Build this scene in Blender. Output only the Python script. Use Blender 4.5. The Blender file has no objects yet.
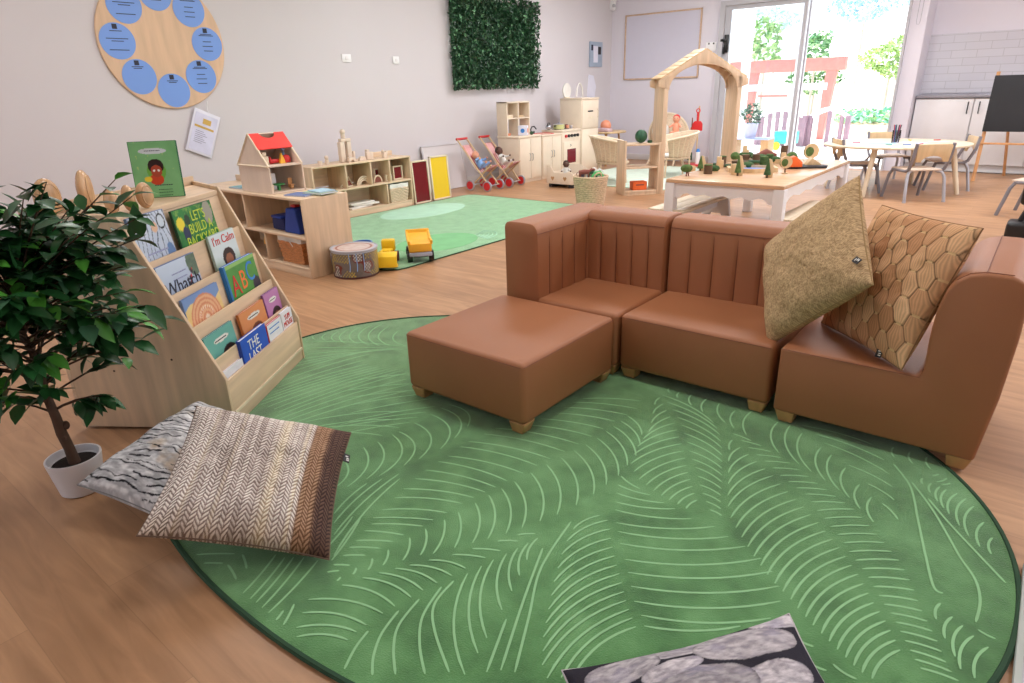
import bpy, bmesh, math, random
import numpy as np
from mathutils import Vector, Matrix, Euler
random.seed(7)
PI = math.pi
S = bpy.context.scene
COL = S.collection
S.view_settings.view_transform = 'Standard'
S.view_settings.look = 'None'
S.view_settings.exposure = 0.0
S.view_settings.gamma = 1.0
S.view_settings.use_curve_mapping = False

# ------------------------------------------------------------ materials
def lin(c):
    return tuple(((x/255)/12.92 if x/255 <= .04045 else (((x/255)+.055)/1.055)**2.4) for x in c) + (1.0,)

def nodes(name):
    m = bpy.data.materials.new(name); m.use_nodes = True
    nt = m.node_tree
    return m, nt, nt.nodes['Principled BSDF']

def mat(name, c, rough=.5, metal=0, var=.06, scale=8, stretch=(1, 1, 1), bump=0, bscale=None, spec=None, sheen=0, trans=0):
    """plain procedural surface: base colour with soft noise variation and optional bump"""
    m, nt, b = nodes(name)
    N = nt.nodes; L = nt.links
    tc = N.new('ShaderNodeTexCoord'); mp = N.new('ShaderNodeMapping'); mp.inputs['Scale'].default_value = stretch
    L.new(tc.outputs['Object'], mp.inputs['Vector'])
    no = N.new('ShaderNodeTexNoise'); no.inputs['Scale'].default_value = scale; no.inputs['Detail'].default_value = 4
    L.new(mp.outputs['Vector'], no.inputs['Vector'])
    cr = N.new('ShaderNodeValToRGB'); col = lin(c)
    cr.color_ramp.elements[0].position = .3; cr.color_ramp.elements[1].position = .7
    cr.color_ramp.elements[0].color = tuple(max(0, v*(1-var)) for v in col[:3])+(1,)
    cr.color_ramp.elements[1].color = tuple(min(1, v*(1+var)) for v in col[:3])+(1,)
    L.new(no.outputs['Fac'], cr.inputs['Fac']); L.new(cr.outputs['Color'], b.inputs['Base Color'])
    b.inputs['Roughness'].default_value = rough; b.inputs['Metallic'].default_value = metal
    if spec is not None: b.inputs['Specular IOR Level'].default_value = spec
    if sheen: b.inputs['Sheen Weight'].default_value = sheen
    if bump:
        n2 = N.new('ShaderNodeTexNoise'); n2.inputs['Scale'].default_value = bscale or scale*6; n2.inputs['Detail'].default_value = 3
        L.new(mp.outputs['Vector'], n2.inputs['Vector'])
        bp = N.new('ShaderNodeBump'); bp.inputs['Strength'].default_value = bump; bp.inputs['Distance'].default_value = .004
        L.new(n2.outputs['Fac'], bp.inputs['Height']); L.new(bp.outputs['Normal'], b.inputs['Normal'])
    return m

def attrmat(name, rough=.8, bump=0, bscale=200, spec=.3):
    """colour comes from the mesh's own printed or woven pattern"""
    m, nt, b = nodes(name); N = nt.nodes; L = nt.links
    a = N.new('ShaderNodeAttribute'); a.attribute_name = 'Pattern'
    L.new(a.outputs['Color'], b.inputs['Base Color']); b.inputs['Roughness'].default_value = rough
    b.inputs['Specular IOR Level'].default_value = spec
    if bump:
        tc = N.new('ShaderNodeTexCoord'); n2 = N.new('ShaderNodeTexNoise'); n2.inputs['Scale'].default_value = bscale
        L.new(tc.outputs['Object'], n2.inputs['Vector'])
        bp = N.new('ShaderNodeBump'); bp.inputs['Strength'].default_value = bump; bp.inputs['Distance'].default_value = .003
        L.new(n2.outputs['Fac'], bp.inputs['Height']); L.new(bp.outputs['Normal'], b.inputs['Normal'])
    return m

def wood(name, c, stretch=(18, 1.2, 18), var=.14, rough=.45, scale=1.6):
    return mat(name, c, rough, 0, var, scale, stretch, .05, 6)

M = {}
M['birch'] = wood('birch ply', (216, 188, 156))
M['birch_z'] = wood('birch ply upright', (214, 186, 155), (14, 14, 1.2))
M['birch_x'] = wood('birch ply across', (219, 192, 162), (1.2, 14, 14))
M['arch'] = wood('pale ply', (212, 184, 154), (14, 14, 1.5))
M['pale'] = wood('pale rubberwood', (226, 210, 184), (10, 10, 1.5), .08)
M['house'] = wood('pinkish pale ply', (222, 202, 184), (10, 10, 1.5), .06)
M['beige'] = mat('cream laminate', (230, 213, 192), .5, var=.03)
M['pine'] = wood('orange pine', (205, 150, 98), (12, 12, 1.5), .15)
M['beech'] = wood('beech toy wood', (212, 182, 140), (12, 12, 2), .12)
M['eggwood'] = wood('varnished striped wood', (205, 165, 125), (30, 6, 6), .22, .25)
M['foot'] = wood('oak foot', (188, 142, 94), (14, 14, 2), .15)
M['tabletop'] = wood('warm plank top', (212, 174, 138), (1.5, 14, 14), .14, .2)
M['leather'] = mat('tan leather', (160, 103, 68), .5, var=.05, scale=3, bump=.22, bscale=420)
M['seam'] = mat('leather seam', (122, 68, 44), .6)
M['white'] = mat('white paint', (232, 230, 232), .4, var=.02)
M['whitep'] = mat('white plastic', (238, 238, 240), .35, var=.02)
M['paper'] = mat('white paper', (226, 226, 240), .7, var=.02)
M['offwhite'] = mat('off white cloth', (224, 220, 214), .9, var=.06, scale=14)
M['pot'] = mat('white ceramic', (222, 220, 224), .3, var=.02)
M['soil'] = mat('dark potting soil', (40, 30, 26), .95, var=.4, scale=60, bump=.5)
M['bark'] = mat('brown stem', (84, 62, 48), .85, var=.25, scale=20, bump=.6, bscale=60)
M['black'] = mat('black plastic', (20, 20, 22), .4, var=.1)
M['chalk'] = mat('black chalkboard', (38, 38, 41), .8, var=.2, scale=3)
M['dark'] = mat('dark charcoal', (42, 40, 44), .6, var=.1)
M['grey'] = mat('grey powder-coated steel', (128, 126, 134), .4, var=.04)
M['steel'] = mat('brushed steel', (178, 178, 184), .25, .9)
M['alu'] = mat('silver aluminium', (176, 176, 184), .42, .3)
M['red'] = mat('red plastic', (206, 40, 44), .35)
M['redroof'] = mat('red painted roof', (228, 66, 60), .4, var=.03)
M['darkred'] = mat('deep red acrylic', (112, 22, 34), .12, var=.08, scale=3)
M['yellowp'] = mat('yellow acrylic', (236, 196, 48), .15, var=.04, scale=2)
M['yellow'] = mat('yellow plastic', (240, 196, 36), .35)
M['ltyellow'] = mat('amber yellow plastic', (246, 186, 60), .4)
M['orange'] = mat('orange plastic', (232, 104, 44), .4)
M['blue'] = mat('royal blue', (34, 66, 158), .6)
M['navy'] = mat('dark blue cloth', (34, 40, 92), .8)
M['skyblue'] = mat('sky blue print', (112, 154, 228), .28, var=.03, scale=2)
M['green'] = mat('green plastic', (40, 130, 60), .5)
M['dkgreen'] = mat('dark green', (34, 78, 48), .6, var=.3, scale=30)
M['mossy'] = mat('mossy green flock', (80, 104, 56), .95, var=.35, scale=40, bump=.6, bscale=150)
M['moss2'] = mat('deep moss flock', (60, 88, 50), .95, var=.35, scale=40, bump=.6, bscale=150)
M['brown'] = mat('dark brown log', (96, 74, 54), .8, var=.25, scale=20)
M['maroon'] = mat('red brown paint', (128, 70, 58), .7, var=.1)
M['wicker'] = mat('natural rattan', (212, 188, 160), .6, var=.22, scale=30, stretch=(1, 1, 6), bump=.8, bscale=90)
M['rope'] = mat('seagrass weave', (206, 180, 150), .8, var=.25, scale=40, stretch=(1, 1, 2), bump=1, bscale=110)
M['skin'] = mat('doll skin', (226, 158, 130), .5)
M['skind'] = mat('dark doll skin', (92, 58, 46), .5)
M['babyblue'] = mat('pale blue cloth', (140, 178, 226), .9)
M['peach'] = mat('peach plastic', (240, 160, 128), .5)
M['pink'] = mat('pink cover', (190, 124, 180), .4)
M['tile'] = None

def glassmat(name, c=(250, 253, 255), refl=.04):
    m, nt, b = nodes(name); N = nt.nodes; L = nt.links
    N.remove(b); o = N['Material Output']
    t = N.new('ShaderNodeBsdfTransparent'); t.inputs['Color'].default_value = lin(c)
    g = N.new('ShaderNodeBsdfGlossy'); g.inputs['Roughness'].default_value = .02
    f = N.new('ShaderNodeFresnel'); f.inputs['IOR'].default_value = 1.45
    x = N.new('ShaderNodeMixShader'); L.new(f.outputs['Fac'], x.inputs['Fac']); L.new(t.outputs[0], x.inputs[1]); L.new(g.outputs[0], x.inputs[2])
    L.new(x.outputs[0], o.inputs['Surface'])
    return m
M['glass'] = glassmat('clear glass')
M['clear'] = glassmat('clear tumbler', (232, 236, 246))

def floormat():
    m, nt, b = nodes('oak vinyl planks'); N = nt.nodes; L = nt.links
    tc = N.new('ShaderNodeTexCoord')
    br = N.new('ShaderNodeTexBrick'); br.inputs['Scale'].default_value = 1.0
    br.offset = .37; br.offset_frequency = 2
    br.inputs['Brick Width'].default_value = 1.3; br.inputs['Row Height'].default_value = .19
    br.inputs['Mortar Size'].default_value = .0012; br.inputs['Mortar Smooth'].default_value = .2
    br.inputs['Color1'].default_value = lin((190, 148, 112)); br.inputs['Color2'].default_value = lin((176, 135, 101)); br.inputs['Mortar'].default_value = lin((166, 128, 96))
    L.new(tc.outputs['Object'], br.inputs['Vector'])
    mp = N.new('ShaderNodeMapping'); mp.inputs['Scale'].default_value = (1.1, 9, 1); L.new(tc.outputs['Object'], mp.inputs['Vector'])
    no = N.new('ShaderNodeTexNoise'); no.inputs['Scale'].default_value = 2.2; no.inputs['Detail'].default_value = 7; no.inputs['Distortion'].default_value = 1.1
    L.new(mp.outputs['Vector'], no.inputs['Vector'])
    cr = N.new('ShaderNodeValToRGB'); cr.color_ramp.elements[0].position = .28; cr.color_ramp.elements[1].position = .72
    cr.color_ramp.elements[0].color = (.70, .66, .62, 1); cr.color_ramp.elements[1].color = (1.12, 1.1, 1.08, 1)
    L.new(no.outputs['Fac'], cr.inputs['Fac'])
    mx = N.new('ShaderNodeMix'); mx.data_type = 'RGBA'; mx.blend_type = 'MULTIPLY'; mx.inputs['Factor'].default_value = .8
    L.new(br.outputs['Color'], mx.inputs[6]); L.new(cr.outputs['Color'], mx.inputs[7]); L.new(mx.outputs[2], b.inputs['Base Color'])
    b.inputs['Roughness'].default_value = .42; b.inputs['Specular IOR Level'].default_value = .45
    bp = N.new('ShaderNodeBump'); bp.inputs['Strength'].default_value = .06; L.new(no.outputs['Fac'], bp.inputs['Height']); L.new(bp.outputs['Normal'], b.inputs['Normal'])
    return m
M['floor'] = floormat()

def tilemat():
    m, nt, b = nodes('white subway tile'); N = nt.nodes; L = nt.links
    tc = N.new('ShaderNodeTexCoord'); mp = N.new('ShaderNodeMapping'); mp.inputs['Rotation'].default_value = (PI/2, 0, 0)
    L.new(tc.outputs['Object'], mp.inputs['Vector'])
    br = N.new('ShaderNodeTexBrick'); br.inputs['Scale'].default_value = 1
    br.inputs['Brick Width'].default_value = .3; br.inputs['Row Height'].default_value = .1; br.inputs['Mortar Size'].default_value = .004
    br.inputs['Color1'].default_value = lin((208, 206, 214)); br.inputs['Color2'].default_value = lin((204, 202, 211)); br.inputs['Mortar'].default_value = lin((186, 184, 190))
    L.new(mp.outputs['Vector'], br.inputs['Vector']); L.new(br.outputs['Color'], b.inputs['Base Color'])
    b.inputs['Roughness'].default_value = .12
    bp = N.new('ShaderNodeBump'); bp.inputs['Strength'].default_value = .3; bp.invert = True; L.new(br.outputs['Fac'], bp.inputs['Height']); L.new(bp.outputs['Normal'], b.inputs['Normal'])
    return m
M['tile'] = tilemat()

def rugmat(name, c1, c2, c3, sc=5):
    m, nt, b = nodes(name); N = nt.nodes; L = nt.links
    tc = N.new('ShaderNodeTexCoord'); no = N.new('ShaderNodeTexNoise'); no.inputs['Scale'].default_value = sc; no.inputs['Detail'].default_value = 6; no.inputs['Roughness'].default_value = .62
    L.new(tc.outputs['Object'], no.inputs['Vector'])
    cr = N.new('ShaderNodeValToRGB'); e = cr.color_ramp.elements; e[0].position = .33; e[0].color = lin(c1); e[1].position = .68; e[1].color = lin(c3)
    k = e.new(.5); k.color = lin(c2); L.new(no.outputs['Fac'], cr.inputs['Fac']); L.new(cr.outputs['Color'], b.inputs['Base Color'])
    b.inputs['Roughness'].default_value = .95; b.inputs['Specular IOR Level'].default_value = .1; b.inputs['Sheen Weight'].default_value = .6
    n2 = N.new('ShaderNodeTexNoise'); n2.inputs['Scale'].default_value = 260; L.new(tc.outputs['Object'], n2.inputs['Vector'])
    bp = N.new('ShaderNodeBump'); bp.inputs['Strength'].default_value = .5; bp.inputs['Distance'].default_value = .004; L.new(n2.outputs['Fac'], bp.inputs['Height']); L.new(bp.outputs['Normal'], b.inputs['Normal'])
    return m
M['rug'] = rugmat('green plush pile', (64, 112, 62), (86, 140, 82), (106, 160, 102))
M['rug2'] = rugmat('green play mat pile', (98, 164, 108), (116, 180, 124), (132, 192, 138), 9)
M['rugline'] = mat('pale green printed line', (146, 196, 146), .95, var=.05)
M['rugedge'] = mat('dark green binding', (40, 72, 50), .9)
M['rugpale'] = mat('pale mint print', (176, 216, 190), .95, var=.06)
M['rug3'] = mat('mint mat', (206, 220, 204), .95, var=.06)
M['wall_l'] = mat('warm white wall paint', (212, 207, 211), .7, var=.01, scale=2)
M['wall_b'] = mat('white wall paint', (220, 216, 226), .7, var=.01, scale=2)
M['ceil'] = mat('ceiling white', (236, 236, 236), .8, var=.01)
M['skirt'] = mat('skirting white', (220, 216, 216), .5, var=.01)
M['frame'] = mat('door frame grey', (184, 184, 190), .45, var=.02)
M['print'] = attrmat('printed cover', .4)
M['fabric'] = attrmat('woven cushion cloth', .9, .5, 350, .15)
M['leafmat'] = attrmat('glossy leaves', .38, 0, 1, .5)
M['ink'] = mat('dark ink', (36, 40, 60), .6)
M['inkw'] = mat('white ink', (240, 240, 236), .5)
M['inkg'] = mat('gold ink', (206, 170, 84), .4)

# ------------------------------------------------------------ mesh builder
class G:
    def __init__(s): s.bm = bmesh.new(); s.mi = 0
    def _new(s, vs, loc=None, rot=None, bev=0, seg=2):
        vs = list(vs)
        if bev:
            es = list({e for v in vs for e in v.link_edges})
            r = bmesh.ops.bevel(s.bm, geom=es, offset=bev, segments=seg, profile=.5, affect='EDGES', clamp_overlap=True)
            vs = list({v for v in r['verts']} | {v for v in vs if v.is_valid})
        if rot is not None: bmesh.ops.rotate(s.bm, verts=vs, cent=(0, 0, 0), matrix=(rot if isinstance(rot, Matrix) else Euler(rot).to_matrix()))
        if loc is not None: bmesh.ops.translate(s.bm, verts=vs, vec=loc)
        for f in {f for v in vs for f in v.link_faces}: f.material_index = s.mi
        return vs
    def box(s, c, d, bev=0, rot=None, seg=2):
        vs = bmesh.ops.create_cube(s.bm, size=1)['verts']; bmesh.ops.scale(s.bm, verts=vs, vec=d)
        s._new(vs, c, rot, bev, seg); return s
    def bx(s, x0, x1, y0, y1, z0, z1, bev=0, seg=2):
        return s.box(((x0+x1)/2, (y0+y1)/2, (z0+z1)/2), (abs(x1-x0), abs(y1-y0), abs(z1-z0)), bev, None, seg)
    def cyl(s, p0, p1, r0, r1=None, n=14, caps=True):
        p0 = Vector(p0); p1 = Vector(p1); r1 = r0 if r1 is None else r1; d = p1-p0
        vs = bmesh.ops.create_cone(s.bm, cap_ends=caps, segments=n, radius1=r0, radius2=r1, depth=d.length)['verts']
        s._new(vs, (p0+p1)/2, d.to_track_quat('Z', 'Y').to_matrix()); return s
    def ball(s, c, r, n=12, rot=None):
        vs = bmesh.ops.create_uvsphere(s.bm, u_segments=n+2, v_segments=n, radius=1)['verts']
        if not hasattr(r, '__len__'): r = (r, r, r)
        bmesh.ops.scale(s.bm, verts=vs, vec=r); s._new(vs, c, rot); return s
    def tube(s, pts, r, n=8, closed=False):
        pts = [Vector(p) for p in pts]; m = len(pts); rings = []
        rr = r if hasattr(r, '__len__') else [r]*m
        up = Vector((0, 0, 1)); prev = None
        for i, p in enumerate(pts):
            if closed: t = pts[(i+1) % m]-pts[i-1]
            else: t = pts[min(i+1, m-1)]-pts[max(i-1, 0)]
            t.normalize()
            if prev is None:
                a = t.cross(up);
                if a.length < .05: a = t.cross(Vector((1, 0, 0)))
            else: a = prev-t*prev.dot(t)
            a.normalize(); b = t.cross(a); prev = a
            rings.append([s.bm.verts.new(p+a*math.cos(2*PI*k/n)*rr[i]+b*math.sin(2*PI*k/n)*rr[i]) for k in range(n)])
        fs = []
        for i in range(m if closed else m-1):
            A = rings[i]; B = rings[(i+1) % m]
            for k in range(n): fs.append(s.bm.faces.new((A[k], A[(k+1) % n], B[(k+1) % n], B[k])))
        if not closed: fs.append(s.bm.faces.new(rings[0][::-1])); fs.append(s.bm.faces.new(rings[-1]))
        for f in fs: f.material_index = s.mi
        return s
    def lathe(s, prof, n=28, c=(0, 0, 0), rot=None, cap=True):
        rings = []
        for (r, z) in prof: rings.append([s.bm.verts.new((r*math.cos(2*PI*k/n), r*math.sin(2*PI*k/n), z)) for k in range(n)])
        for A, B in zip(rings[:-1], rings[1:]):
            for k in range(n): s.bm.faces.new((A[k], A[(k+1) % n], B[(k+1) % n], B[k]))
        if cap: s.bm.faces.new(rings[0][::-1]); s.bm.faces.new(rings[-1])
        s._new([v for R_ in rings for v in R_], c, rot); return s
    def prism(s, poly, h0, h1, axis='y', loc=None, rot=None, bev=0, seg=2):
        """extrude a 2-D outline; axis is the extrusion axis, outline lies in the other two"""
        def P(a, b, h): return {'y': (a, h, b), 'x': (h, a, b), 'z': (a, b, h)}[axis]
        A = [s.bm.verts.new(P(a, b, h0)) for a, b in poly]; B = [s.bm.verts.new(P(a, b, h1)) for a, b in poly]
        n = len(poly); fs = [s.bm.faces.new(A), s.bm.faces.new(B[::-1])]
        for k in range(n): fs.append(s.bm.faces.new((A[k], B[k], B[(k+1) % n], A[(k+1) % n])))
        bmesh.ops.recalc_face_normals(s.bm, faces=fs)
        s._new(A+B, loc, rot, bev, seg); return s
    def surf(s, f, nu, nv, cu=False):
        V = [[s.bm.verts.new(f(i/nu, j/nv)) for j in range(nv+1)] for i in range(nu if cu else nu+1)]
        for i in range(nu):
            for j in range(nv):
                fc = s.bm.faces.new((V[i][j], V[(i+1) % len(V)][j], V[(i+1) % len(V)][j+1], V[i][j+1])); fc.material_index = s.mi
        return s
    def obj(s, name, ms, parent=None, loc=None, rot=None, sharp=38, sub=0, solid=0, up=False):
        bm = s.bm
        if up:
            for f in bm.faces:
                f.normal_update()
                if f.normal.z < 0: f.normal_flip()
        else: bmesh.ops.recalc_face_normals(bm, faces=bm.faces)
        for f in bm.faces: f.smooth = True
        for e in bm.edges:
            if len(e.link_faces) == 2 and e.calc_face_angle(0) > math.radians(sharp): e.smooth = False
        me = bpy.data.meshes.new(name); bm.to_mesh(me); bm.free()
        for m in (ms if isinstance(ms, (list, tuple)) else [ms]): me.materials.append(M[m] if isinstance(m, str) else m)
        o = bpy.data.objects.new(name, me); COL.objects.link(o)
        if parent is not None: o.parent = parent
        if loc is not None: o.location = loc
        if rot is not None: o.rotation_euler = rot
        if solid: k = o.modifiers.new('thickness', 'SOLIDIFY'); k.thickness = solid
        if sub: k = o.modifiers.new('smooth', 'SUBSURF'); k.levels = sub; k.render_levels = sub
        return o

def thing(name, label, cat, loc=(0, 0, 0), rz=0, group=None, rot=None, scale=None):
    o = bpy.data.objects.new(name, None); COL.objects.link(o); o.location = loc
    o.rotation_euler = rot if rot is not None else (0, 0, rz); o.empty_display_size = .1
    if scale: o.scale = scale if hasattr(scale, '__len__') else (scale,)*3
    return tag(o, label, cat, group)
def tag(o, label, cat, group=None):
    o['label'] = label; o['category'] = cat
    if group: o['group'] = group
    return o
def struct(o): o['kind'] = 'structure'; return o
def copy_tree(o, parent=None):
    c = o.copy(); COL.objects.link(c)
    if parent is not None: c.parent = parent
    for ch in list(o.children): copy_tree(ch, c)
    return c
def again(o, label, loc, rz=None, group=None, scale=None):
    c = copy_tree(o); c.location = loc
    if rz is not None: c.rotation_euler = (0, 0, rz)
    if scale: c.scale = (scale,)*3
    c['label'] = label
    if group: c['group'] = group
    return c
def arc(cx, cy, r, a0, a1, n, ry=None):
    ry = r if ry is None else ry
    return [(cx+r*math.cos(math.radians(a0+(a1-a0)*i/n)), cy+ry*math.sin(math.radians(a0+(a1-a0)*i/n))) for i in range(n+1)]
def text(name, s, size, m, parent, loc, rot, ext=.0006, squash=1, align='CENTER'):
    cu = bpy.data.curves.new('lettering', 'FONT'); cu.body = s; cu.size = size; cu.extrude = ext; cu.align_x = align; cu.align_y = 'CENTER'; cu.space_line = .85
    t = bpy.data.objects.new('lettering', cu); COL.objects.link(t)
    dg = bpy.context.evaluated_depsgraph_get(); dg.update()
    me = bpy.data.meshes.new_from_object(t.evaluated_get(dg)); bpy.data.objects.remove(t); bpy.data.curves.remove(cu)
    me.materials.clear(); me.materials.append(M[m] if isinstance(m, str) else m)
    o = bpy.data.objects.new(name, me); COL.objects.link(o); o.parent = parent; o.location = loc; o.rotation_euler = rot; o.scale = (squash, 1, 1)
    return o

# 2-D value noise for woven and printed patterns
def vn(x, y, seed=0):
    xi = np.floor(x); yi = np.floor(y); fx = x-xi; fy = y-yi; fx = fx*fx*(3-2*fx); fy = fy*fy*(3-2*fy)
    def h(a, b): v = np.sin(a*127.1+b*311.7+seed*74.7)*43758.5453; return v-np.floor(v)
    return (h(xi, yi)*(1-fx)+h(xi+1, yi)*fx)*(1-fy)+(h(xi, yi+1)*(1-fx)+h(xi+1, yi+1)*fx)*fy
def fbm(x, y, seed=0, o=4):
    s = 0; a = .5
    for k in range(o): s = s+a*vn(x*2**k, y*2**k, seed+k); a *= .5
    return s/(1-.5**o)
def mixc(a, b, t):
    t = np.clip(t, 0, 1)[..., None]; return np.array(a)*(1-t)+np.array(b)*t
def LC(c): return np.array(lin(c)[:3])
def paint(me, cols):
    at = me.color_attributes.new('Pattern', 'FLOAT_COLOR', 'POINT')
    a = np.ones((len(cols), 4), dtype=np.float32); a[:, :3] = cols; at.data.foreach_set('color', a.ravel())
def gridmesh(name, P, cols, m, parent=None, closed=False):
    """P: (n,m,3) array of points"""
    n, k = P.shape[:2]; idx = np.arange(n*k).reshape(n, k)
    q = np.stack([idx[:-1, :-1], idx[1:, :-1], idx[1:, 1:], idx[:-1, 1:]], -1).reshape(-1, 4)
    me = bpy.data.meshes.new(name); me.from_pydata(P.reshape(-1, 3).tolist(), [], q.tolist())
    me.polygons.foreach_set('use_smooth', [True]*len(me.polygons)); paint(me, cols.reshape(-1, 3)); me.materials.append(M[m] if isinstance(m, str) else m)
    o = bpy.data.objects.new(name, me); COL.objects.link(o)
    if parent is not None: o.parent = parent
    return o

# ------------------------------------------------------------ the room
struct(G().bx(-6.7, 5, -4, 11.2, -.1, 0).obj('floor', 'floor'))
struct(G().bx(-6.7, -6.5, -4, 11.2, 0, 3.0).obj('wall_left', 'wall_l'))
DL, DR, DH = -4.5, -1.84, 2.46            # sliding door opening
g = G(); g.bx(-6.7, DL, 11.0, 11.2, 0, 3.0); g.bx(DL, DR, 11.0, 11.2, DH, 3.0)
struct(g.obj('wall_back', 'wall_b')); struct(G().bx(DR, -1.64, 11.0, 11.62, 0, 3.0).obj('wall_pier', 'wall_b')); struct(G().bx(-1.84, 5, 11.62, 11.8, 0, 3.0).obj('wall_niche', 'wall_b'))
struct(G().bx(-1.64, 3.2, 11.6, 11.62, 1.04, 1.82).obj('wall_splashback', 'tile'))
struct(G().bx(-6.7, 5, -4, 11.8, 3.0, 3.1).obj('ceiling', 'ceil'))
g = G(); g.bx(4.8, 5, -4, 11.2, 0, .5); g.bx(4.8, 5, -4, 11.2, 2.7, 3)
g.bx(4.8, 5, -4, 2, .5, 2.7)
for y in (5, 8, 11): g.bx(4.8, 5, y, y+.25, .5, 2.7)
struct(g.obj('wall_right', 'wall_b'))
g = G(); g.bx(-6.7, 5, -4.2, -4, 0, .5); g.bx(-6.7, 5, -4.2, -4, 2.7, 3); g.bx(-2.5, 5, -4.2, -4, .5, 2.7)
for x in (-6.7, -4.6): g.bx(x, x+.25, -4.2, -4, .5, 2.7)
struct(g.obj('wall_front', 'wall_b'))
struct(G().bx(-6.5, -6.485, -4, 11, 0, .1, .003).obj('baseboard_left', 'skirt'))
struct(G().bx(-6.48, DL, 10.985, 11, 0, .1, .003).obj('baseboard_back', 'skirt'))

# door frame and the sliding pane
dr = G(); dr.bx(DL, DL+.08, 10.93, 11.1, 0, DH); dr.bx(DR-.03, DR, 10.93, 11.1, 0, DH); dr.bx(DL+.08, DR-.03, 10.93, 11.1, DH-.07, DH); dr.bx(DL+.08, DR-.03, 10.95, 11.1, 0, .018)
door = struct(dr.obj('door_1', 'frame'))
g = G(); zt = DH-.07; x0, x1 = DL+.08, -3.19
g.bx(x0, x0+.09, 10.97, 11.01, .02, zt); g.bx(x1-.05, x1, 10.97, 11.01, .02, zt); g.bx(x0+.09, x1-.05, 10.97, 11.01, zt-.06, zt); g.bx(x0+.09, x1-.05, 10.97, 11.01, .02, .12)
fr = g.obj('sliding_leaf', 'frame', door)
G().bx(x0+.09, x1-.05, 10.985, 10.992, .12, zt-.06).obj('glass', 'glass', fr)
g = G(); g.bx(x1+.01, x1+.035, 11.03, 11.07, .02, zt); g.obj('second_leaf_edge', 'alu', door)
g = G(); g.bx(x0+.02, x0+.085, 10.94, 10.97, 1.72, 1.98, .006); g.bx(x0+.03, x0+.07, 10.91, 10.945, 1.76, 1.84, .005); g.bx(x0-.04, x0+.06, 10.925, 10.95, 1.88, 1.92, .005)
g.bx(x0+.01, x0+.04, 10.92, 10.95, 1.7, 1.8, .004); g.obj('lock', 'black', door)
g = G(); g.tube([(DR+.09, 10.98, 2.99), (DR+.085, 10.97, 1.97)], .004, 6); g.tube([(DR+.14, 10.98, 2.99), (DR+.13, 10.97, 1.97)], .004, 6)
g.tube([(DR+.085, 10.97, 1.97), (DR+.095, 10.97, 1.93), (DR+.12, 10.97, 1.93), (DR+.13, 10.97, 1.97)], .004, 6)
tag(g.obj('blind_cord', 'alu'), 'thin looped blind cord hanging on the wall pier right of the glass door', 'cord')

# joinery below the tiled wall
nx0 = -1.63
cab = thing('kitchenette_cabinet', 'long low white two door cabinet run under the tiled splashback behind the round table', 'cabinet', (nx0, 11.25, 0))
G().bx(0, 3.9, .03, .365, .1, .98).obj('carcass', 'white', cab)
G().bx(0, 3.9, .06, .3, 0, .1).obj('plinth', 'skirt', cab)
for k in range(5):
    d = G().bx(.01+k*.70, .01+k*.70+.685, 0, .02, .105, .975, .003).obj('door', 'white', cab)
    hx = .01+k*.70+(.63 if k % 2 == 0 else .06)
    G().tube([(hx, -.002, .78), (hx, -.03, .79), (hx, -.03, .92), (hx, -.002, .93)], .007).obj('handle', 'dark', d)
tag(G().bx(nx0, 3.0, 11.22, 11.6, .985, 1.02, .004).obj('worktop', mat('grey stone worktop', (150, 148, 156), .3)), 'thin grey stone worktop on top of the long white cabinet', 'worktop')

# ------------------------------------------------------------ things on the walls
wb = thing('whiteboard', 'large blank whiteboard with thin wooden frame on the back wall', 'whiteboard', (-5.52, 10.995, 1.885))
G().bx(-.69, .69, -.012, 0, -.51, .51).obj('board', mat('whiteboard enamel', (206, 204, 220), .3, var=.01), wb)
g = G()
for a in (-1, 1): g.bx(a*.69-.012, a*.69+.012, -.025, 0, -.522, .522, .003); g.bx(-.70, .70, -.025, 0, a*.51-.012, a*.51+.012, .003)
g.obj('frame', wood('pale frame wood', (206, 176, 150)), wb)
sw = thing('wall_switch', 'white switch plate with two dark buttons between the whiteboard and glass door', 'switch', (-4.63, 10.995, 1.83))
G().bx(-.09, .09, -.01, 0, -.07, .06, .004).obj('plate', 'whitep', sw)
for x in (-.04, .04): G().bx(x-.012, x+.012, -.014, -.008, .025, .05, .002).obj('button', 'dark', sw)
def wallplate(y, z, w, h, label):
    t = thing('wall_switch', label, 'switch', (-6.5, y, z)); G().bx(0, .012, -w/2, w/2, -h/2, h/2, .004).obj('plate', 'whitep', t); G().bx(.01, .017, -w/6, w/6, -h/5, h/5, .002).obj('rocker', 'white', t)
wallplate(5.09, 1.645, .13, .085, 'small white switch on the left wall, nearer one to the round wooden board')
wallplate(5.84, 1.635, .1, .085, 'small white switch on the left wall, nearer one to the leafy green panel')
t = thing('motion_sensor', 'small white sensor box high in the room corner', 'sensor', (-6.455, 10.945, 2.60)); G().box((0, 0, 0), (.09, .09, .2), .015).obj('housing', 'whitep', t); G().ball((.03, -.03, -.03), .03).obj('lens', 'frame', t)
t = thing('control_panel', 'blue grey framed notice panel on the left wall near the corner', 'panel', (-6.5, 10.45, 1.79))
G().bx(0, .03, -.2, .2, -.2, .2, .008).obj('casing', mat('blue grey panel', (158, 172, 192), .5), t)
G().bx(.03, .034, -.1, .04, -.13, .13).obj('sheet', 'paper', t); G().bx(.03, .035, .05, .14, 0, .12).obj('screen', 'dark', t); G().bx(.03, .035, -.17, -.12, .06, .15).obj('mark', 'ink', t)
t = thing('pinned_paper', 'loose white paper pinned to the left wall below the grey blue panel', 'paper', (-6.5, 10.35, 1.25))
G().prism([(-.15, -.28), (.08, -.22), (.14, .02), (.05, .2), (-.1, .22), (-.13, 0)], .0, .008, 'x').obj('sheet', 'paper', t)

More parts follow.
